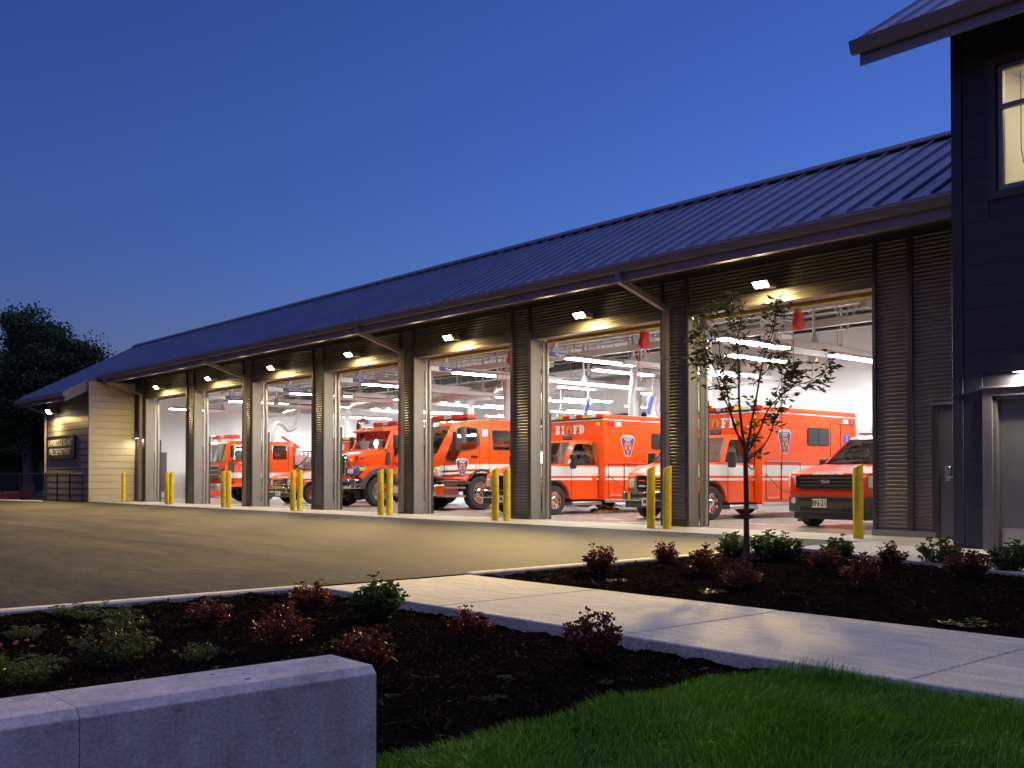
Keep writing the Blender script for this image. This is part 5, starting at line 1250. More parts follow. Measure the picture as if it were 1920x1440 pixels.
# ---------------- bonneted truck
def engine_bonnet():
    t = thing('bonneted_fire_truck', 'orange bonneted tanker truck with tall chrome grille and wide black arches', 'fire truck', (-29.7, 3.1, 0))
    R = .52
    def wf(y, z):
        if y < .28: w_ = .60 + .26*max(0, min(1, (y+.80)/1.08))
        else: w_ = 1.08
        if z > 2.0: w_ -= .16*(z-2.0)/.75
        return w_
    outer = [(-.86,.98),(-.90,1.40),(-.86,1.70),(-.74,1.80),(-.2,1.90),(.28,1.99)]
    hood = MB(); N_ = len(outer)
    def P(u, q):
        w_ = wf(*q); sq = abs(u)**3
        return (u*w_, q[0] + .10*u*u*(q[0] < -.5), q[1] - .16*sq*(q[1] > 1.6) )
    for i in range(N_-1):
        for k in range(12):
            u0, u1 = -1+k/6, -1+(k+1)/6; hood.add([P(u0,outer[i]), P(u1,outer[i]), P(u1,outer[i+1]), P(u0,outer[i+1])], [(0,1,2,3)])
    for s in (-1, 1):
        for i in range(N_-1):
            a, b = P(s, outer[i]), P(s, outer[i+1])
        hood.add([P(s,q) for q in outer] + [(s*.86,.28,.98)], [tuple(range(N_+1))])
    hd = weld(hood.build('bonnet', M['red'], t)); hd.data.set_sharp_from_angle(angle=RAD(45))
    cab = [(.26,.85),(.26,1.99),(.62,2.62),(.80,2.74),(1.1,2.79),(2.1,2.79),(2.1,.85)]
    dw = [(.62,1.95),(.86,2.42),(.98,2.50),(1.55,2.50),(1.62,2.44),(1.62,1.75),(.62,1.75)]
    body = weld(shell(cab, [dw], wf, skip=(1,)).build('cab_body', M['red'], t))
    md = body.modifiers.new('bevel', 'BEVEL'); md.width = .06; md.segments = 3; md.limit_method = 'ANGLE'; md.angle_limit = RAD(40)
    flank_glass(dw, wf, body); rim_ring(dw, wf, body, .03)
    a, b = cab[1], cab[2]; ws = MB()
    for k in range(8):
        u0, u1 = -1+k/4, -1+(k+1)/4; f = lambda u, q: (u*(wf(q[0]+.02,q[1])-.05), q[0]-.06*(1-u*u)+.02, q[1]+.01); ws.add([f(u0,a), f(u1,a), f(u1,b), f(u0,b)], [(0,1,2,3)])
    ws.build('windscreen', M['glass'], body, smooth=True)
    for s in (-1, 1): MB().tube([(s*1.06, a[0], a[1]-.05), (s*(wf(.3,2.62)-.02), b[0], b[1])], .045, 6).build('screen_pillar', M['red'], body)
    MB().prism([(.28,2.56),(.20,2.62),(.62,2.76),(.9,2.80),(.75,2.62)], 'x', -.96, .96).build('sun_visor', M['red'], body, bevel=.02)
    for x_ in (-.7, -.25, 0, .25, .7): MB().cbox(x_-.05, x_+.05, .36, .44, 2.70, 2.735, .01).build('marker_lamp', M['amber'], body)
    MB().box(-1.0, 1.0, .3, 2.0, .92, 1.0).build('cab_floor', M['cabin'], body); MB().box(-1.0, 1.0, 2.0, 2.06, .9, 2.7).build('bulkhead', M['cabin'], body)
    MB().cbox(-1.0, 1.0, .34, .66, 1.4, 1.90, .06).build('dashboard', M['dash'], body); seats(body, (1.3,), (-.55, .55), 1.62, .75); steering(body, .55, .85, 1.95)
    lightbar(body, -.75, .75, .95, 1.25, 2.80, .15, ['redlens','redlens','clearlens','redlens','redlens'])
    for s in (-1, 1):
        # wide front wing: painted top, black flare
        top = arc(0, R, .92, 18, 150, 12); inn = arc(0, R, .66, 150, 18, 12)
        fl = MB(); fl.prism([(q[0]*1.02, q[1]) for q in top] + inn, 'x', min(s*.58,s*1.14), max(s*.58,s*1.14)); fl.build('front_wing', M['red'], t, bevel=.06, seg=3)
        bl = MB(); bl.prism(arc(0, R, .80, 8, 172, 14) + arc(0, R, .64, 172, 8, 14), 'x', min(s*1.08,s*1.20), max(s*1.08,s*1.20)); bl.build('arch_flare', M['darkgrey'], t, bevel=.02)
        hl = MB(); hl.prism([(-1.02,1.02),(-.96,1.30),(-.62,1.42),(-.50,1.34),(-.70,1.06)], 'x', min(s*.60,s*1.06), max(s*.60,s*1.06)); h_ = hl.build('headlamp_pod', M['navy'], t, bevel=.03)
        MB().cbox(min(s*.68,s*1.0), max(s*.68,s*1.0), -1.04, -.9, 1.10, 1.27, .04).build('headlamp', M['clearlens'], h_)
        MB().cbox(min(s*1.04,s*1.09), max(s*1.04,s*1.09), -.80, -.55, 1.20, 1.33, .03).build('indicator', M['amber'], h_)
        wheel(t, s*1.02, 0, R, .32, 'steel', .33); wheel(t, s*1.02, 4.4, R, .5, 'steel', .33); 
        mirror(body, 1.38, .45, 2.2, s, .5, .2, .3)
        MB().cbox(min(s*.66,s*.70), max(s*.66,s*.70), -.5, -.15, 1.62, 1.68, .01).build('bonnet_vent', M['black'], t)
        MB().cbox(min(s*.62,s*.78), max(s*.62,s*.78), -.70, -.60, 1.60, 1.74, .02).build('warning_lamp', M['redlens'], t)
    g = MB().prism([(-.56,1.05),(.56,1.05),(.52,1.66),(.42,1.76),(-.42,1.76),(-.52,1.66)], 'y', -1.02, -.86).build('grille', M['chrome'], t, bevel=.03)
    for k in range(13):
        x_ = -.45+.075*k; MB().box(x_-.016, x_+.016, -1.035, -1.02, 1.12, 1.68).build('grille_slot', M['black'], g)
    MB().cbox(-.06, .06, -1.05, -1.02, 1.30, 1.40, .01).build('emblem', M['redlens'], g)
    bp = MB(); bp.prism([(-1.18,-.62),(-1.16,-1.02),(-.95,-1.16),(.95,-1.16),(1.16,-1.02),(1.18,-.62)], 'z', .62, .92); bu = bp.build('bumper', M['chrome'], t, bevel=.02)
    MB().box(-.55, .55, -1.17, -1.162, .68, .86).build('bumper_recess', M['navy'], bu)
    MB().box(-.95, .95, -1.0, -.86, .92, 1.06).build('front_cross_panel', M['red'], t)
    MB().cyl((-.98, .5, 1.3), (-.98, .5, 2.9), .09, n=12).build('air_intake', M['chrome'], t); MB().tube([(-.98,.5,2.9),(-.98,.52,3.0),(-.9,.6,3.06),(-.8,.7,3.0),(-.78,.72,2.9)], .09, 10).build('intake_elbow', M['chrome'], t)
    MB().box(-.45, .45, -.8, 8.2, .55, .75).build('chassis', M['black'], t); ax = MB(); ax.cyl((-1,0,R), (1,0,R), .1, n=8); ax.cyl((0,-.2,.45), (0,.3,.45), .22, n=12); ax.build('front_axle', M['black'], t)
    bb = MB(); bb.prism([(2.3,.75),(2.3,2.7),(8.3,2.7),(8.3,.75),(5.2,.75)] + arc(4.4, R, .7, 19, 161, 10) + [(3.6,.75)], 'x', -1.2, 1.2); rb_ = bb.build('tank_body', M['red'], t, bevel=.04); MB().box(-1.1, 1.1, 2.4, 8.2, 2.70, 2.712).build('bounce_deck', M['treadplate'], rb_)  # unseen steel top added so less red light bounces upward
    for s in (-1, 1):
        MB().box(min(s*1.2005,s*1.204), max(s*1.2005,s*1.204), 2.35, 8.2, 1.25, 1.42).build('stripe', M['stripe'], rb_)
        for a_, b_ in ((2.4,3.4),(5.4,6.7),(6.8,8.2)): MB().box(min(s*1.2,s*1.212), max(s*1.2,s*1.212), a_, b_, 1.5, 2.5).build('locker_door', M['steel'], rb_)
engine_bonnet()

# ---------------- older flat-fronted engine
def engine_old():
    t = thing('old_fire_engine', 'older flat-fronted orange engine with red light bar by the annex end', 'fire engine', (-39.1, 3.71, 0))
    R = .50
    def wf(y, z):
        w_ = 1.2
        if y < -1.3: w_ -= .16*((-1.3-y)/.4)**2
        return w_ - (.05*(z-1.7)/.75 if z > 1.7 else 0)
    outer = [(-1.62,.62),(-1.70,.80),(-1.70,1.62),(-1.60,2.34),(-1.50,2.45),(-1.2,2.48),(1.30,2.48),(1.30,.70),(.66,.70)] + arc(0, R, .64, 18, 162, 10) + [(-.66,.62)]
    dwin = [(-1.36,1.72),(-1.30,2.30),(-.50,2.30),(-.50,1.72)]; mw = rrect(-.32,.12,1.75,2.30,.05); rw = rrect(.34,.98,1.74,2.32,.04)
    body = weld(shell(outer, [dwin, mw, rw], wf, skip=(2,)).build('cab_body', M['red'], t))
    md = body.modifiers.new('bevel', 'BEVEL'); md.width = .06; md.segments = 3; md.limit_method = 'ANGLE'; md.angle_limit = RAD(40)
    for q in (dwin, mw, rw): flank_glass(q, wf, body); rim_ring(q, wf, body, .02, 'chrome')
    a, b = outer[2], outer[3]; ws = MB()
    for k in range(8):
        u0, u1 = -1+k/4, -1+(k+1)/4; f = lambda u, q: (u*(wf(*q)-.06), q[0]-.06*(1-u*u)+.01, q[1]+.02); ws.add([f(u0,a), f(u1,a), f(u1,b), f(u0,b)], [(0,1,2,3)])
    ws.build('windscreen', M['glass'], body, smooth=True); MB().box(-.02, .02, -1.77, -1.62, 1.64, 2.33).build('windscreen_post', M['steel'], body)
    for s in (-1, 1): MB().tube([(s*1.05,-1.68,1.62),(s*1.03,-1.58,2.34)], .05, 6).build('screen_pillar', M['red'], body)
    MB().box(-1.1, 1.1, -1.6, 1.2, .72, .80).build('cab_floor', M['cabin'], body); MB().box(-1.1, 1.1, 1.2, 1.26, .7, 2.4).build('bulkhead', M['cabin'], body)
    MB().cbox(-1.08, 1.08, -1.6, -1.2, 1.1, 1.66, .06).build('dashboard', M['dash'], body); seats(body, (-.7,), (-.7, .7), 1.40, .75); steering(body, .7, -1.15, 1.75)
    MB().box(-1.0, 1.0, -.7, .7, .6, 1.12).build('wheel_housing', M['black'], body)
    for s in (-1, 1):
        for z0, z1 in ((.97, 1.19),): MB().box(min(s*1.195,s*1.207), max(s*1.195,s*1.207), -1.28, 1.29, z0, z1).build('stripe', M['stripe'], body)
        MB().box(min(s*1.04,s*1.19), max(s*1.04,s*1.19), -1.66, -1.30, .97, 1.19).build('stripe', M['stripe'], body)
        for yy in (-1.42, -.42, .25, 1.05): MB().box(min(s*1.19,s*1.208), max(s*1.19,s*1.208), yy-.008, yy+.008, .8, 2.32 if yy > -1 else 1.6).build('door_gap', M['black'], body)
        mirror(body, 1.36, -1.55, 2.05, s, .5, .12, .2)
        for z in (1.02, 1.28): MB().cbox(min(s*.62,s*.98), max(s*.62,s*.98), -1.76, -1.68, z-.09, z+.1, .02).build('headlamp_bezel', M['chrome'], body); MB().cbox(min(s*.70,s*.90), max(s*.70,s*.90), -1.775, -1.75, z-.05, z+.06, .02).build('headlamp', M['clearlens' if z < 1.1 else 'redlens'], body)
        wheel(t, s*1.02, 0, R, .32, 'chrome', .31); wheel(t, s*1.02, 4.6, R, .45, 'chrome', .31)
    g = MB().cbox(-.5, .5, -1.75, -1.69, .95, 1.50, .02).build('grille', M['steel'], body)
    for z in (1.03, 1.20, 1.37): MB().box(-.46, .46, -1.765, -1.75, z-.065, z+.065).build('grille_slot', M['darkgrey'], g)
    bp = MB().cbox(-1.22, 1.22, -2.15, -1.6, .45, .74, .03).build('bumper', M['steel'], t)
    for s in (-1, 1): MB().cbox(s*.95-.1, s*.95+.1, -2.165, -2.14, .54, .64, .01).build('warning_lamp', M['redlens'], bp)
    hs = MB()
    for k in range(4): hs.tube([(-.45+.3*cos(q), -1.95+.10*sin(q), .77+.05*k) for q in [2*pi*j/14 for j in range(15)]], .035, 6)
    h_ = hs.build('coiled_hose', M['gear'], bp); h_['kind'] = 'stuff'
    lightbar(body, -.95, .95, -1.35, -1.0, 2.58, .16, ['redlens','redlens','clearlens','redlens','redlens'], 'redlens')
    for x_ in (-.6, .6): MB().box(x_-.04, x_+.04, -1.25, -1.1, 2.47, 2.58).build('light_bar_foot', M['steel'], body)
    for x_ in (-.9, -.2, 0, .2, .9): MB().cbox(x_-.05, x_+.05, -1.52, -1.44, 2.44, 2.49, .01).build('marker_lamp', M['amber'], body)
    mb = MB(); mb.cyl((1.208,-.92,1.36), (1.212,-.92,1.36), .17, n=24); mb.build('badge', M['yellowprint'], body)
    MB().prism([(-.92+q[0]*.5, 1.38+q[1]*.5) for q in [(-.02,.18),(.06,.26),(.05,.1),(.10,.02),(.06,-.1),(.09,-.2),(.03,-.34),(-.01,-.22),(-.09,-.2),(-.10,-.05),(-.05,.03)]], 'x', 1.213, 1.216).build('badge_emblem', M['greenprint'], body)
    text('lettering', 'BAINBRIDGE ISLAND', .06, (1.212, -.92, 1.58), SIDE, M['white'], body, extrude=.0008, bold=.001)
    MB().box(-.45, .45, -1.5, 8, .5, .68).build('chassis', M['black'], t)
    bb = MB(); bb.cbox(-1.2, 1.2, 1.36, 2.5, .65, 1.95, .03); pb = bb.build('pump_panel', M['steel'], t)
    for k in range(5): MB().box(-1.15, 1.15, 1.45+k*.2, 1.55+k*.2, 1.95, 2.08).build('hose_lay', M['white'], pb)
    dg = MB(); dg.cyl((0,2.0,1.95), (0,2.0,2.35), .09, n=10); dg.cyl((0,2.2,2.3), (0,1.4,2.75), .07, .045, n=10); dg.build('deck_gun', M['reel'], pb)
    bb = MB(); bb.prism([(2.52,.6),(2.52,2.15),(7.6,2.15),(7.6,.6),(5.2,.6)] + arc(4.6, R, .62, 9, 171, 10) + [(4.0,.6)], 'x', -1.2, 1.2); rb_ = bb.build('rear_body', M['red'], t, bevel=.03); MB().box(-1.1, 1.1, 2.6, 7.5, 2.15, 2.162).build('bounce_deck', M['treadplate'], rb_)  # added steel top, tones down red bounce from the body
    for s in (-1, 1): MB().box(min(s*1.2005,s*1.204), max(s*1.2005,s*1.204), 2.55, 7.5, .97, 1.19).build('stripe', M['stripe'], rb_)
    ld = MB(); 
    for x_ in (1.28, 1.36): ld.box(x_-.02, x_+.02, 2.6, 6.8, 1.6, 1.66); ld.box(x_-.02, x_+.02, 2.6, 6.8, 2.05, 2.11)
    for k in range(13): ld.box(1.26, 1.38, 2.7+k*.32, 2.74+k*.32, 1.62, 2.09)
    ld.build('ladder', M['steel'], rb_)
engine_old()

# ------------------------------------------------------------------ plants
def leaf_quads(c, d, u, L, Wd, fold=.25):
    """folded lens leaves: c centre-base (n,3), d direction, u side; returns verts (n*6), faces tri"""
    n = len(c); nrm = np.cross(d, u)
    L = L[:, None]; Wd = Wd[:, None]
    p0 = c; p1 = c + d*L*.45 + u*Wd + nrm*Wd*fold; p2 = c + d*L; p3 = c + d*L*.45 - u*Wd + nrm*Wd*fold; p4 = c + d*L*.5
    V = np.stack([p0, p1, p2, p3, p4], 1).reshape(-1, 3); o = np.arange(n)[:, None]*5
    F = np.concatenate([o+np.array([[0,1,4]]), o+np.array([[1,2,4]]), o+np.array([[2,3,4]]), o+np.array([[3,0,4]])], 0)
    return V, F
def unit(v): return v/np.maximum(1e-9, np.linalg.norm(v, axis=1))[:, None]
def frame(d, r):
    a = unit(r.normal(size=d.shape)); u = unit(np.cross(d, a)); return u
def shrub_proto(seed, nst, leaf, wdl, per, spread, mats, whorl=7, flat=1.0, tipbias=.35):
    """bush about 1 m wide and 1 m high (scaled later); leaf lengths in units of the bush"""
    r = np.random.default_rng(seed); st = MB(); C_, D_ = [], []
    for k in range(nst):
        th = r.uniform(0, 2*pi); out = spread*np.sqrt(r.random()); top = (1-.45*(out/spread)**2)*r.choice([r.uniform(.45, .8), r.uniform(.7, 1.0)], p=[.45, .55])*flat
        base = np.array([.06*cos(th), .06*sin(th), 0.]); tip = np.array([out*cos(th), out*sin(th), top])
        mid = base*.5 + tip*.5 + np.array([.05*cos(th), .05*sin(th), -.02]) + r.normal(0, .03, 3)
        pts = [(1-t)**2*base + 2*t*(1-t)*mid + t*t*tip for t in np.linspace(0, 1, 6)]
        st.tube([Vector(p) for p in pts], [.013*(1-.12*i) for i in range(6)], 4, caps=False)
        for j in range(per):
            t = tipbias + (1-tipbias)*(j+r.random())/per
            p = (1-t)**2*base + 2*t*(1-t)*mid + t*t*tip + r.normal(0, .012, 3)
            a = r.uniform(0, 2*pi); el = r.uniform(.0, .9)
            C_.append(p); D_.append([cos(a)*cos(el), sin(a)*cos(el), sin(el)])
            if r.random() < .4:   # side twig
                q = p + np.array([cos(a), sin(a), .6])*leaf*1.2
                for _ in range(3):
                    a2 = r.uniform(0, 2*pi); C_.append(q); D_.append([cos(a2)*.8, sin(a2)*.8, r.uniform(.1, 1)])
        for j in range(whorl):
            a = 2*pi*j/whorl + r.uniform(0, .5); C_.append(tip + r.normal(0, .008, 3)); D_.append([cos(a)*.8, sin(a)*.8, r.uniform(.35, 1.1)])
    c = np.array(C_); d = unit(np.array(D_, float)); n = len(c); u = frame(d, r)
    V, F = leaf_quads(c, d, u, leaf*r.uniform(.7, 1.25, n), wdl*r.uniform(.75, 1.2, n))
    mi = np.tile(r.choice(len(mats), n, p=[.7, .3] if len(mats) == 2 else None), 4)
    return raw_mesh('foliage', V, F, 3, mats, mi), st.mesh('stems', M['bark'])
reds = [shrub_proto(100+k, [30,40,26,36,32,22][k], [.085,.08,.095,.085,.08,.09][k], .026, [20,20,19,22,18,21][k], [.44,.50,.40,.46,.52,.38][k], [M['leafred'], M['leafred2']], whorl=[7,6,8,7,6,8][k], tipbias=[.35,.25,.45,.3,.3,.4][k]) for k in range(6)]
greens = [shrub_proto(200+k, [56,42,66][k], .075, .027, [22,20,19][k], [.44,.48,.46][k], [M['leafgreen'], M['leafolive']], whorl=8) for k in range(3)]
low = [shrub_proto(300+k, [22,15,28][k], .07, .017, 20, [.5,.42,.5][k], [M['leafolive'], M['leafgreen']], flat=.8, whorl=6, tipbias=.25) for k in range(3)]
weeds = shrub_proto(400, 16, .14, .035, 7, .5, [M['leafolive'], M['leafgreen']], flat=.5, whorl=5)
cnt = 0
def shrub(proto, x, y, z, h, wdt, label, cat, grp, name):
    global cnt; cnt += 1
    t = thing(name, label, cat, (x, y, z), random.uniform(0, 6.28), grp)
    k = wdt/.96; t.scale = (k, k, h)
    link('foliage', proto[0], t); link('stem', proto[1], t); return t
redl = ['russet leafed shrub at the kerb end of the footpath beside the green one', 'sparse dark red shrub alone near the middle of the kerb', 'dark red leaning shrub behind the middle of the low wall', 'glossy russet shrub showing above the end of the low wall',
 'rounded russet shrub beside the first footpath joint', 'tall russet shrub against the footpath edge near the lawn', 'tall rust coloured twin-topped shrub at the kerb by the young tree bed corner', 'rust coloured shrub at the kerb between twin-topped one and tree', 'low russet shrub just kerb side of the young tree', 'low russet shrub in front of the young tree trunk',
 'russet shrub in front of the smallest green shrub', 'broad dark russet shrub in the middle of the tree bed', 'russet shrub with one tall shoot near the entry pad', 'rusty shrub between the two green shrubs by the wing']
for k, (x, y, h, wd) in enumerate([(-7.16,-11.9,.27,.36), (-6.59,-13.03,.23,.42), (-5.53,-13.04,.30,.34), (-4.62,-13.04,.28,.34), (-4.98,-12.02,.26,.31), (-3.92,-12.0,.33,.33), (-7.44,-8.25,.36,.37), (-7.66,-6.94,.30,.33), (-6.57,-7.6,.31,.44), (-5.61,-8.32,.28,.40), (-5.67,-6.74,.31,.35), (-4.67,-7.83,.34,.40), (-5.65,-5.46,.31,.38), (-4.46,-6.23,.36,.46)]):
    z = float((zl if y < -10 else zr)(np.array([x]), np.array([y]))[0]) - .015
    shrub(reds[(k*5+k//6) % 6], x, y, z, h, wd, redl[k], 'shrub', 'russet shrubs in the beds', 'russet_shrub')
grl = ['bushy bright green shrub beside the start of the footpath', 'green shrub just kerb side of the young tree', 'widest green shrub just behind the young tree', 'smallest green shrub between tree and entry pad', 'upright green shrub in front of the bay building side door', 'green shrub in front of the wing door']
for k, (x, y, h, wd) in enumerate([(-6.17,-11.92,.34,.45), (-7.85,-5.38,.38,.46), (-7.02,-5.66,.40,.72), (-6.72,-4.72,.34,.42), (-5.54,-4.52,.40,.50), (-4.6,-4.92,.38,.48)]):
    z = float((zl if y < -10 else zr)(np.array([x]), np.array([y]))[0]) - .015
    shrub(greens[k % 3], x, y, z, h, wd, grl[k], 'shrub', 'green shrubs in the beds', 'green_shrub')
lwl = ['spreading yellow-green juniper touching the kerb', 'yellow-green juniper next to the kerb juniper', 'tangled olive shrub with bare brown twigs behind the low wall', 'small olive tuft beside the tangled shrub', 'thin green sprig among bare twigs near the kerb', 'dark green shrub with pink flowers behind the low wall', 'flat feathery juniper beside the pink flowered shrub', 'small leafy plant peeping over the low wall', 'small pale green plant before the young tree', 'low pale green mat plant near the footpath', 'tiny green plant by the kerb side russet shrub']
for k, (x, y, h, wd) in enumerate([(-7.65,-13.53,.20,.50), (-6.94,-13.5,.25,.48), (-5.67,-13.99,.36,.46), (-5.5,-13.6,.16,.28), (-6.99,-14.08,.14,.36), (-5.34,-14.59,.26,.42), (-5.97,-14.34,.10,.40), (-4.9,-13.75,.13,.25), (-5.62,-8.72,.10,.24), (-3.26,-8.86,.12,.42), (-6.87,-8.6,.08,.22)]):
    z = float((zl if y < -10 else zr)(np.array([x]), np.array([y]))[0]) - .012
    t = shrub(low[k % 3] if k < 8 else weeds, x, y, z, h, wd, lwl[k], 'shrub' if k < 8 else 'plant', 'low green plants in the beds', 'low_shrub' if k < 8 else 'ground_plant')
    if k == 5:
        for q in range(5):
            a = q*2.4; f = MB(); f.lathe([(0,.03),(.018,.04),(.03,.015),(.012,0)], (.34*cos(a)*(q+3)/10, .34*sin(a)*(q+3)/10, .95-.03*q), 'z', 6); f.build('flower', M['flower'], t)
# weed seedlings in the mulch near the lawn
r = np.random.default_rng(77)
for k in range(9):
    x, y = r.uniform(-4.2, -3.4), r.uniform(-14, -12.3)
    z = float(zl(np.array([x]), np.array([y]))[0]) - .004; t = shrub(weeds, x, y, z, .05, .08, 'tiny green seedling in the bark beside the lawn', 'seedling', 'seedlings in the bark', 'seedling')

# young tree: hand-placed limbs (camera-plane offsets in metres) with twigs and drooping leaves
RV = np.array([.659, .752, 0]); FV = np.array([-.752, .659, 0])
TB = np.array([-7.20, -6.0, -.03])
yt = thing('young_tree', 'slender young maple tree with thin dark leaves in the bed', 'tree', tuple(TB))
def tp(u, z, v=0.): return RV*u + FV*v + np.array([0, 0, z])
k_ = 6.35/1000
def px(x, y, v=0.): return tp((x-1402)*k_, (1056-y)*k_, v)
limbs = [([(1402,1056),(1402,980),(1402,930),(1400,850)], .028, .022),
 ([(1400,850),(1395,800),(1392,740),(1395,690),(1392,640),(1400,600),(1405,565)], .018, .004),
 ([(1398,840),(1385,815),(1372,780),(1352,735),(1335,690),(1320,660)], .014, .004),
 ([(1396,830),(1378,800),(1365,740),(1352,680),(1345,630)], .013, .004),
 ([(1403,845),(1410,790),(1418,730),(1425,680),(1440,630),(1445,580)], .015, .004),
 ([(1404,850),(1425,810),(1440,770),(1462,745),(1490,725),(1520,715),(1552,690)], .013, .003),
 ([(1404,865),(1440,830),(1458,790),(1475,750),(1490,705)], .010, .003),
 ([(1402,870),(1415,880),(1418,840),(1416,800),(1420,760)], .009, .003),
 ([(1420,720),(1440,700),(1460,680),(1480,660)], .007, .003),
 ([(1352,735),(1330,720),(1310,700),(1300,690)], .006, .003),
 ([(1365,740),(1340,700),(1315,660),(1298,635)], .007, .003),
 ([(1395,690),(1375,650),(1360,600),(1352,585)], .007, .003),
 ([(1425,680),(1450,640),(1465,600),(1470,580)], .007, .003),
 ([(1345,630),(1330,610),(1315,600)], .005, .003),
 ([(1462,745),(1470,720),(1485,700),(1500,690)], .005, .003)]
r = np.random.default_rng(5); tw = MB(); tips = []
LB = []
for q, (pp, r0, r1) in enumerate(limbs):
    v1 = 0 if q == 0 else r.uniform(-.45, .45)
    P_ = []
    n_ = len(pp)
    for i, (x, y) in enumerate(pp):
        s = (1056-y)/500.0; P_.append(Vector(px(x, y, v1*max(0, s-.42)*1.7)))
    sm = []
    for i in range(n_-1):
        a, b, c, d = P_[max(i-1,0)], P_[i], P_[i+1], P_[min(i+2,n_-1)]
        for k in range(4):
            t = k/4; sm.append(.5*((2*b) + (c-a)*t + (2*a-5*b+4*c-d)*t*t + (3*b-a-3*c+d)*t**3))
    sm.append(P_[-1]); m = len(sm)
    rad = [r0 + (r1-r0)*i/(m-1) for i in range(m)]
    if q == 0: rad = [.036*(1-.25*i/(m-1)) + .012*max(0, 1-i/3) for i in range(m)]; MB().tube(sm, rad, 10).build('trunk', M['bark'], yt, smooth=True, angle=80)
    else:
        tw2 = MB(); tw2.tube(sm, rad, 6, caps=False)
        for k in range(len(sm)):
            f = k/len(sm)
            if f < .35 or (k % 2 and r.random() < .6): continue
            for _ in range(2):
                d = (sm[min(k+1,m-1)] - sm[max(k-1,0)]).normalized(); a = Vector(r.normal(size=3)); a = (a - d*a.dot(d)).normalized()
                L_ = r.uniform(.08, .26)*(1.1-.3*f); e = sm[k] + (d*.5 + a*.8 + Vector((0,0,.25))).normalized()*L_
                tw2.tube([sm[k], sm[k].lerp(e, .5) + Vector((0,0,.01)), e], [.0035, .0028, .0018], 4, caps=False); tips.append((np.array(e), np.array((e-sm[k]).normalized()))); tips.append((np.array(sm[k].lerp(e, .55)), np.array((e-sm[k]).normalized())))
        tips.append((np.array(sm[-1]), np.array([0, 0, 1.])))
        tw2.build('branch', M['bark'], yt, smooth=True, angle=80)
Cc, Dd = [], []
for p, d in tips:
    for _ in range(r.integers(2, 6)):
        a = r.uniform(0, 2*pi); Cc.append(p + r.normal(0, .012, 3)); Dd.append(d*.5 + np.array([cos(a)*.9, sin(a)*.9, r.uniform(-.75, .25)]))
Cc = np.array(Cc); Dd = unit(np.array(Dd)); n = len(Cc)
V, F = leaf_quads(Cc, Dd, frame(Dd, r), r.uniform(.065, .115, n), r.uniform(.012, .020, n), .4)
link('crown', raw_mesh('crown', V, F, 3, [M['leaftree'], M['leafolive']], np.tile(r.choice(2, n, p=[.85, .15]), 4)), yt)

# ------------------------------------------------------------------ big dark trees and the far side of the site at the left
def big_tree(name, label, x, y, h, cr, seed, trunk_r, nclump, lean=(0,0), bare=.28, mats=('leafbig','leafdark'), leaf=.22):
    r = np.random.default_rng(seed); t = thing(name, label, 'tree', (x, y, -.1), 0, 'tall dark trees beyond the annex')
    tr = MB(); H = h
    pts = [Vector((lean[0]*s*s + .12*sin(5*s+seed), lean[1]*s*s + .1*cos(4*s+seed), H*.82*s)) for s in np.linspace(0, 1, 12)]
    tr.tube(pts, [trunk_r*(1.25 if i == 0 else 1)*(1-.085*i) for i in range(12)], 10); cl = []
    tr.build('trunk', M['bigbark'], t, smooth=True, angle=80); lb_ = MB()
    for k in range(26):
        s = r.uniform(bare*.7, .97); i = min(10, int(s*11)); p = pts[i]
        a = r.uniform(0, 2*pi); reach = cr*(1-.62*max(0, (s-.35)/.65)**1.6)*r.uniform(.55, 1.05); e = p + Vector((cos(a)*reach, sin(a)*reach, reach*r.uniform(.25, .65)))
        m = p.lerp(e, .5) + Vector((0, 0, -.08*reach))
        lb_.tube([p, m, e], [trunk_r*.32*(1-.5*s), trunk_r*.2*(1-.5*s), .02], 6, caps=False)
        if s > bare*.9:
            for f in np.linspace(.35, 1, 5): cl.append(np.array(p.lerp(e, f) + Vector(r.normal(0, .25, 3))))
    lb_.build('limb', M['bigbark'], t, smooth=True, angle=80)
    for k in range(nclump):
        a = r.uniform(0, 2*pi); s = r.uniform(0, 1); z = H*(bare + (1-bare)*s); rad = cr*(1-.70*s**1.7)*(.75+.35*sin(3*a+seed+4*s))*np.sqrt(r.uniform(.25, 1)); cl.append(np.array([rad*cos(a)+lean[0]*s, rad*sin(a)+lean[1]*s, z]))
    cl = np.array(cl); nl = 150; n = len(cl)*nl
    sp = r.uniform(.25, .55, len(cl))
    c = np.repeat(cl, nl, 0) + r.normal(0, 1, (n, 3))*np.repeat(sp, nl)[:, None]*np.array([1, 1, .7])
    d = unit(r.normal(size=(n, 3)) + np.array([0, 0, -.3])); V, F = leaf_quads(c, d, frame(d, r), leaf*r.uniform(.6, 1.2, n), leaf*.33*r.uniform(.6, 1.2, n), .3)
    mi = np.tile(np.repeat(r.choice(2, len(cl), p=[.6, .4]), nl), 4)
    link('crown', raw_mesh('crown', V, F, 3, [M[mats[0]], M[mats[1]]], mi), t); return t
big_tree('broadleaf_tree', 'tallest dark maple tree with pale trunk beyond the chain-link fence', -63.2, 1.6, 10.6, 3.3, 1, .33, 95, (.6, 0), .40)
big_tree('broadleaf_tree', 'dark tree with thick crown standing closest behind the annex roof', -62.2, 4.4, 9.0, 2.6, 2, .28, 80)
big_tree('broadleaf_tree', 'dark maple on the outer side of the pale trunk', -65.5, -2.4, 9.6, 3.4, 3, .3, 95)
big_tree('broadleaf_tree', 'dark tree in deep shade behind the tallest maple', -76, 6.0, 11.5, 4.2, 4, .3, 120, leaf=.4)
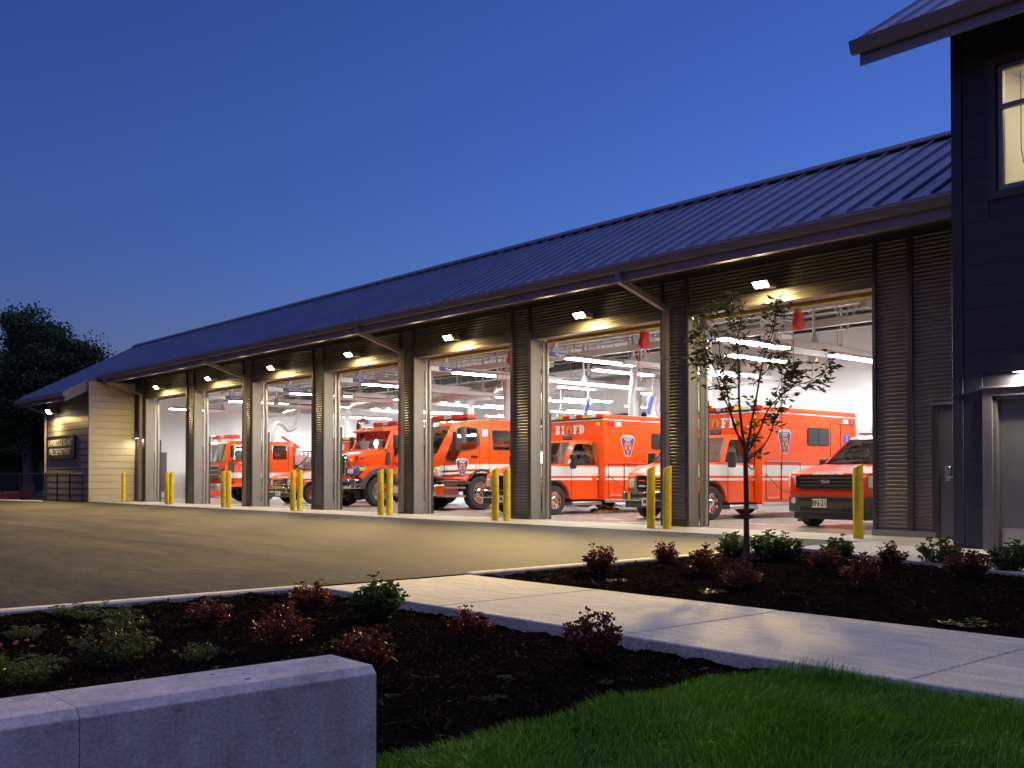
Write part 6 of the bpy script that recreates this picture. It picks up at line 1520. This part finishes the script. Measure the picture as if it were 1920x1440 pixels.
big_tree('broadleaf_tree', 'dark tree behind the long meadow fence', -80, -1.5, 12, 4.6, 5, .3, 120, leaf=.4)
big_tree('broadleaf_tree', 'dark tree at the outer end of the meadow fence', -84, -9, 13, 5, 6, .3, 120, leaf=.45)
big_tree('broadleaf_tree', 'dark outermost tree beyond the drive', -74, -12, 12, 4.5, 7, .3, 110, leaf=.4)
# far wood that closes the horizon
def wood(seed):
    r = np.random.default_rng(seed); n = 26000; a = r.uniform(-.6, 1.7, n)
    R_ = r.uniform(120, 150, n); x = -R_*np.cos(a)*1.0; y = -16 + R_*np.sin(a); z = r.uniform(0, 1, n)**1.3*(9 + 3*np.sin(a*17) + 2*np.sin(a*41))
    d = unit(r.normal(size=(n, 3))); V, F = leaf_quads(np.stack([x, y, z], -1), d, frame(d, r), r.uniform(1.4, 3.0, n), r.uniform(.6, 1.3, n))
    o = link('far_wood', raw_mesh('far_wood', V, F, 3, M['leafdark'])); tag(o, 'dark distant wood closing the horizon behind the trees', 'wood', None, 'stuff')
wood(9)
# chain-link fence beside the annex
def fence(name, label, pts, h, post_r=.03, dia=True, m='chain', cell=.075):
    t = thing(name, label, 'fence', (pts[0][0], pts[0][1], 0)); p0 = Vector((pts[0][0], pts[0][1], 0)); Q = [Vector((p[0], p[1], 0))-p0 for p in pts]
    for a, b in zip(Q[:-1], Q[1:]):
        L_ = (b-a).length; n_ = max(1, round(L_/1.9)); d = (b-a)/L_
        for k in range(n_+1): p = a + d*L_*k/n_; MB().cyl(p, p+Vector((0,0,h+.05)), post_r, n=8).build('post', M[m], t)
        MB().cyl(a+Vector((0,0,h)), b+Vector((0,0,h)), post_r*.7, n=6).build('top_rail', M[m], t)
        if dia:
            me = MB(); x = -h
            while x < L_:
                for s in (1, -1):
                    lo, hi = max(0, x), min(L_, x+h)
                    if hi <= lo: continue
                    za, zb = (lo-x, hi-x) if s == 1 else (h-(lo-x), h-(hi-x))
                    A, B_ = a+d*lo+Vector((0,0,za)), a+d*hi+Vector((0,0,zb)); w_ = .0028
                    me.add([A+Vector((0,0,w_)), A-Vector((0,0,w_)), B_-Vector((0,0,w_)), B_+Vector((0,0,w_))], [(0,1,2,3)])
                x += cell
            o = me.build('chain_link_mesh', M[m], t); o['kind'] = 'stuff'
    return t
fence('chain_link_fence', 'black chain-link fence with gate panel beside the annex wall', [(-41.9,-2.25),(-43.5,-2.25),(-46.6,-2.3),(-52,-3.9),(-62,-7)], 1.15)
fence('meadow_fence', 'long dim rail fence behind the far meadow', [(-72,8),(-72,-3),(-75,-16)], 1.3, .05, False)
MB_f = MB(); MB_f.box(-72.03, -71.97, -3, 8, .1, 1.25); o = MB_f.build('fence_screen', M['screen'], bpy.data.objects['meadow_fence']); o.location = (72, -8, 0)
# red painted fire lane kerb with white lettering, cone, hedge
t = thing('fire_lane_kerb', 'red painted kerb lettered FIRE LANE beyond the chain-link fence', 'kerb', (-55.0, -1.9, 0), math.atan2(1.36+1.55, -58.99+53.59)+pi)
MB().cbox(-6.2, 2.3, -.08, .08, -.12, .22, .02).build('kerb_stone', M['redkerb'], t)
text('lettering', 'FIRE LANE', .24, (.4, -.084, .11), FRONT, M['white'], t, extrude=.002, bold=.004)
t = thing('traffic_cone', 'small orange traffic cone on the far grass', 'cone', (-66, 2.05, -.14))
MB().cyl((0,0,.03), (0,0,.6), .16, .03, n=14).build('cone_body', M['cone'], t); MB().cbox(-.2, .2, -.2, .2, 0, .03, .01).build('base', M['cone'], t)
for k, (x, y, h, wd, lb_) in enumerate([(-46.2,-5.6,.42,1.0,'clipped bright green hedge plant at the edge of the drive'), (-47.3,-6.1,.42,1.1,'outer clipped green hedge plant at the edge of the drive'), (-58.5,1.9,.9,.9,'young green bush on the far grass behind the fence')]):
    shrub(greens[k % 3], x, y, -.02 if k < 2 else -.15, h, wd, lb_, 'shrub', 'green shrubs by the annex', 'hedge_shrub')
for k in range(10):
    x = -43.0 - k*.42; shrub(weeds, x, -2.12 - .05*(k % 2), -.02, .22, .45, 'scrubby green weeds along the foot of the chain-link fence', 'weeds', 'weeds along the fence foot', 'weed_clump')
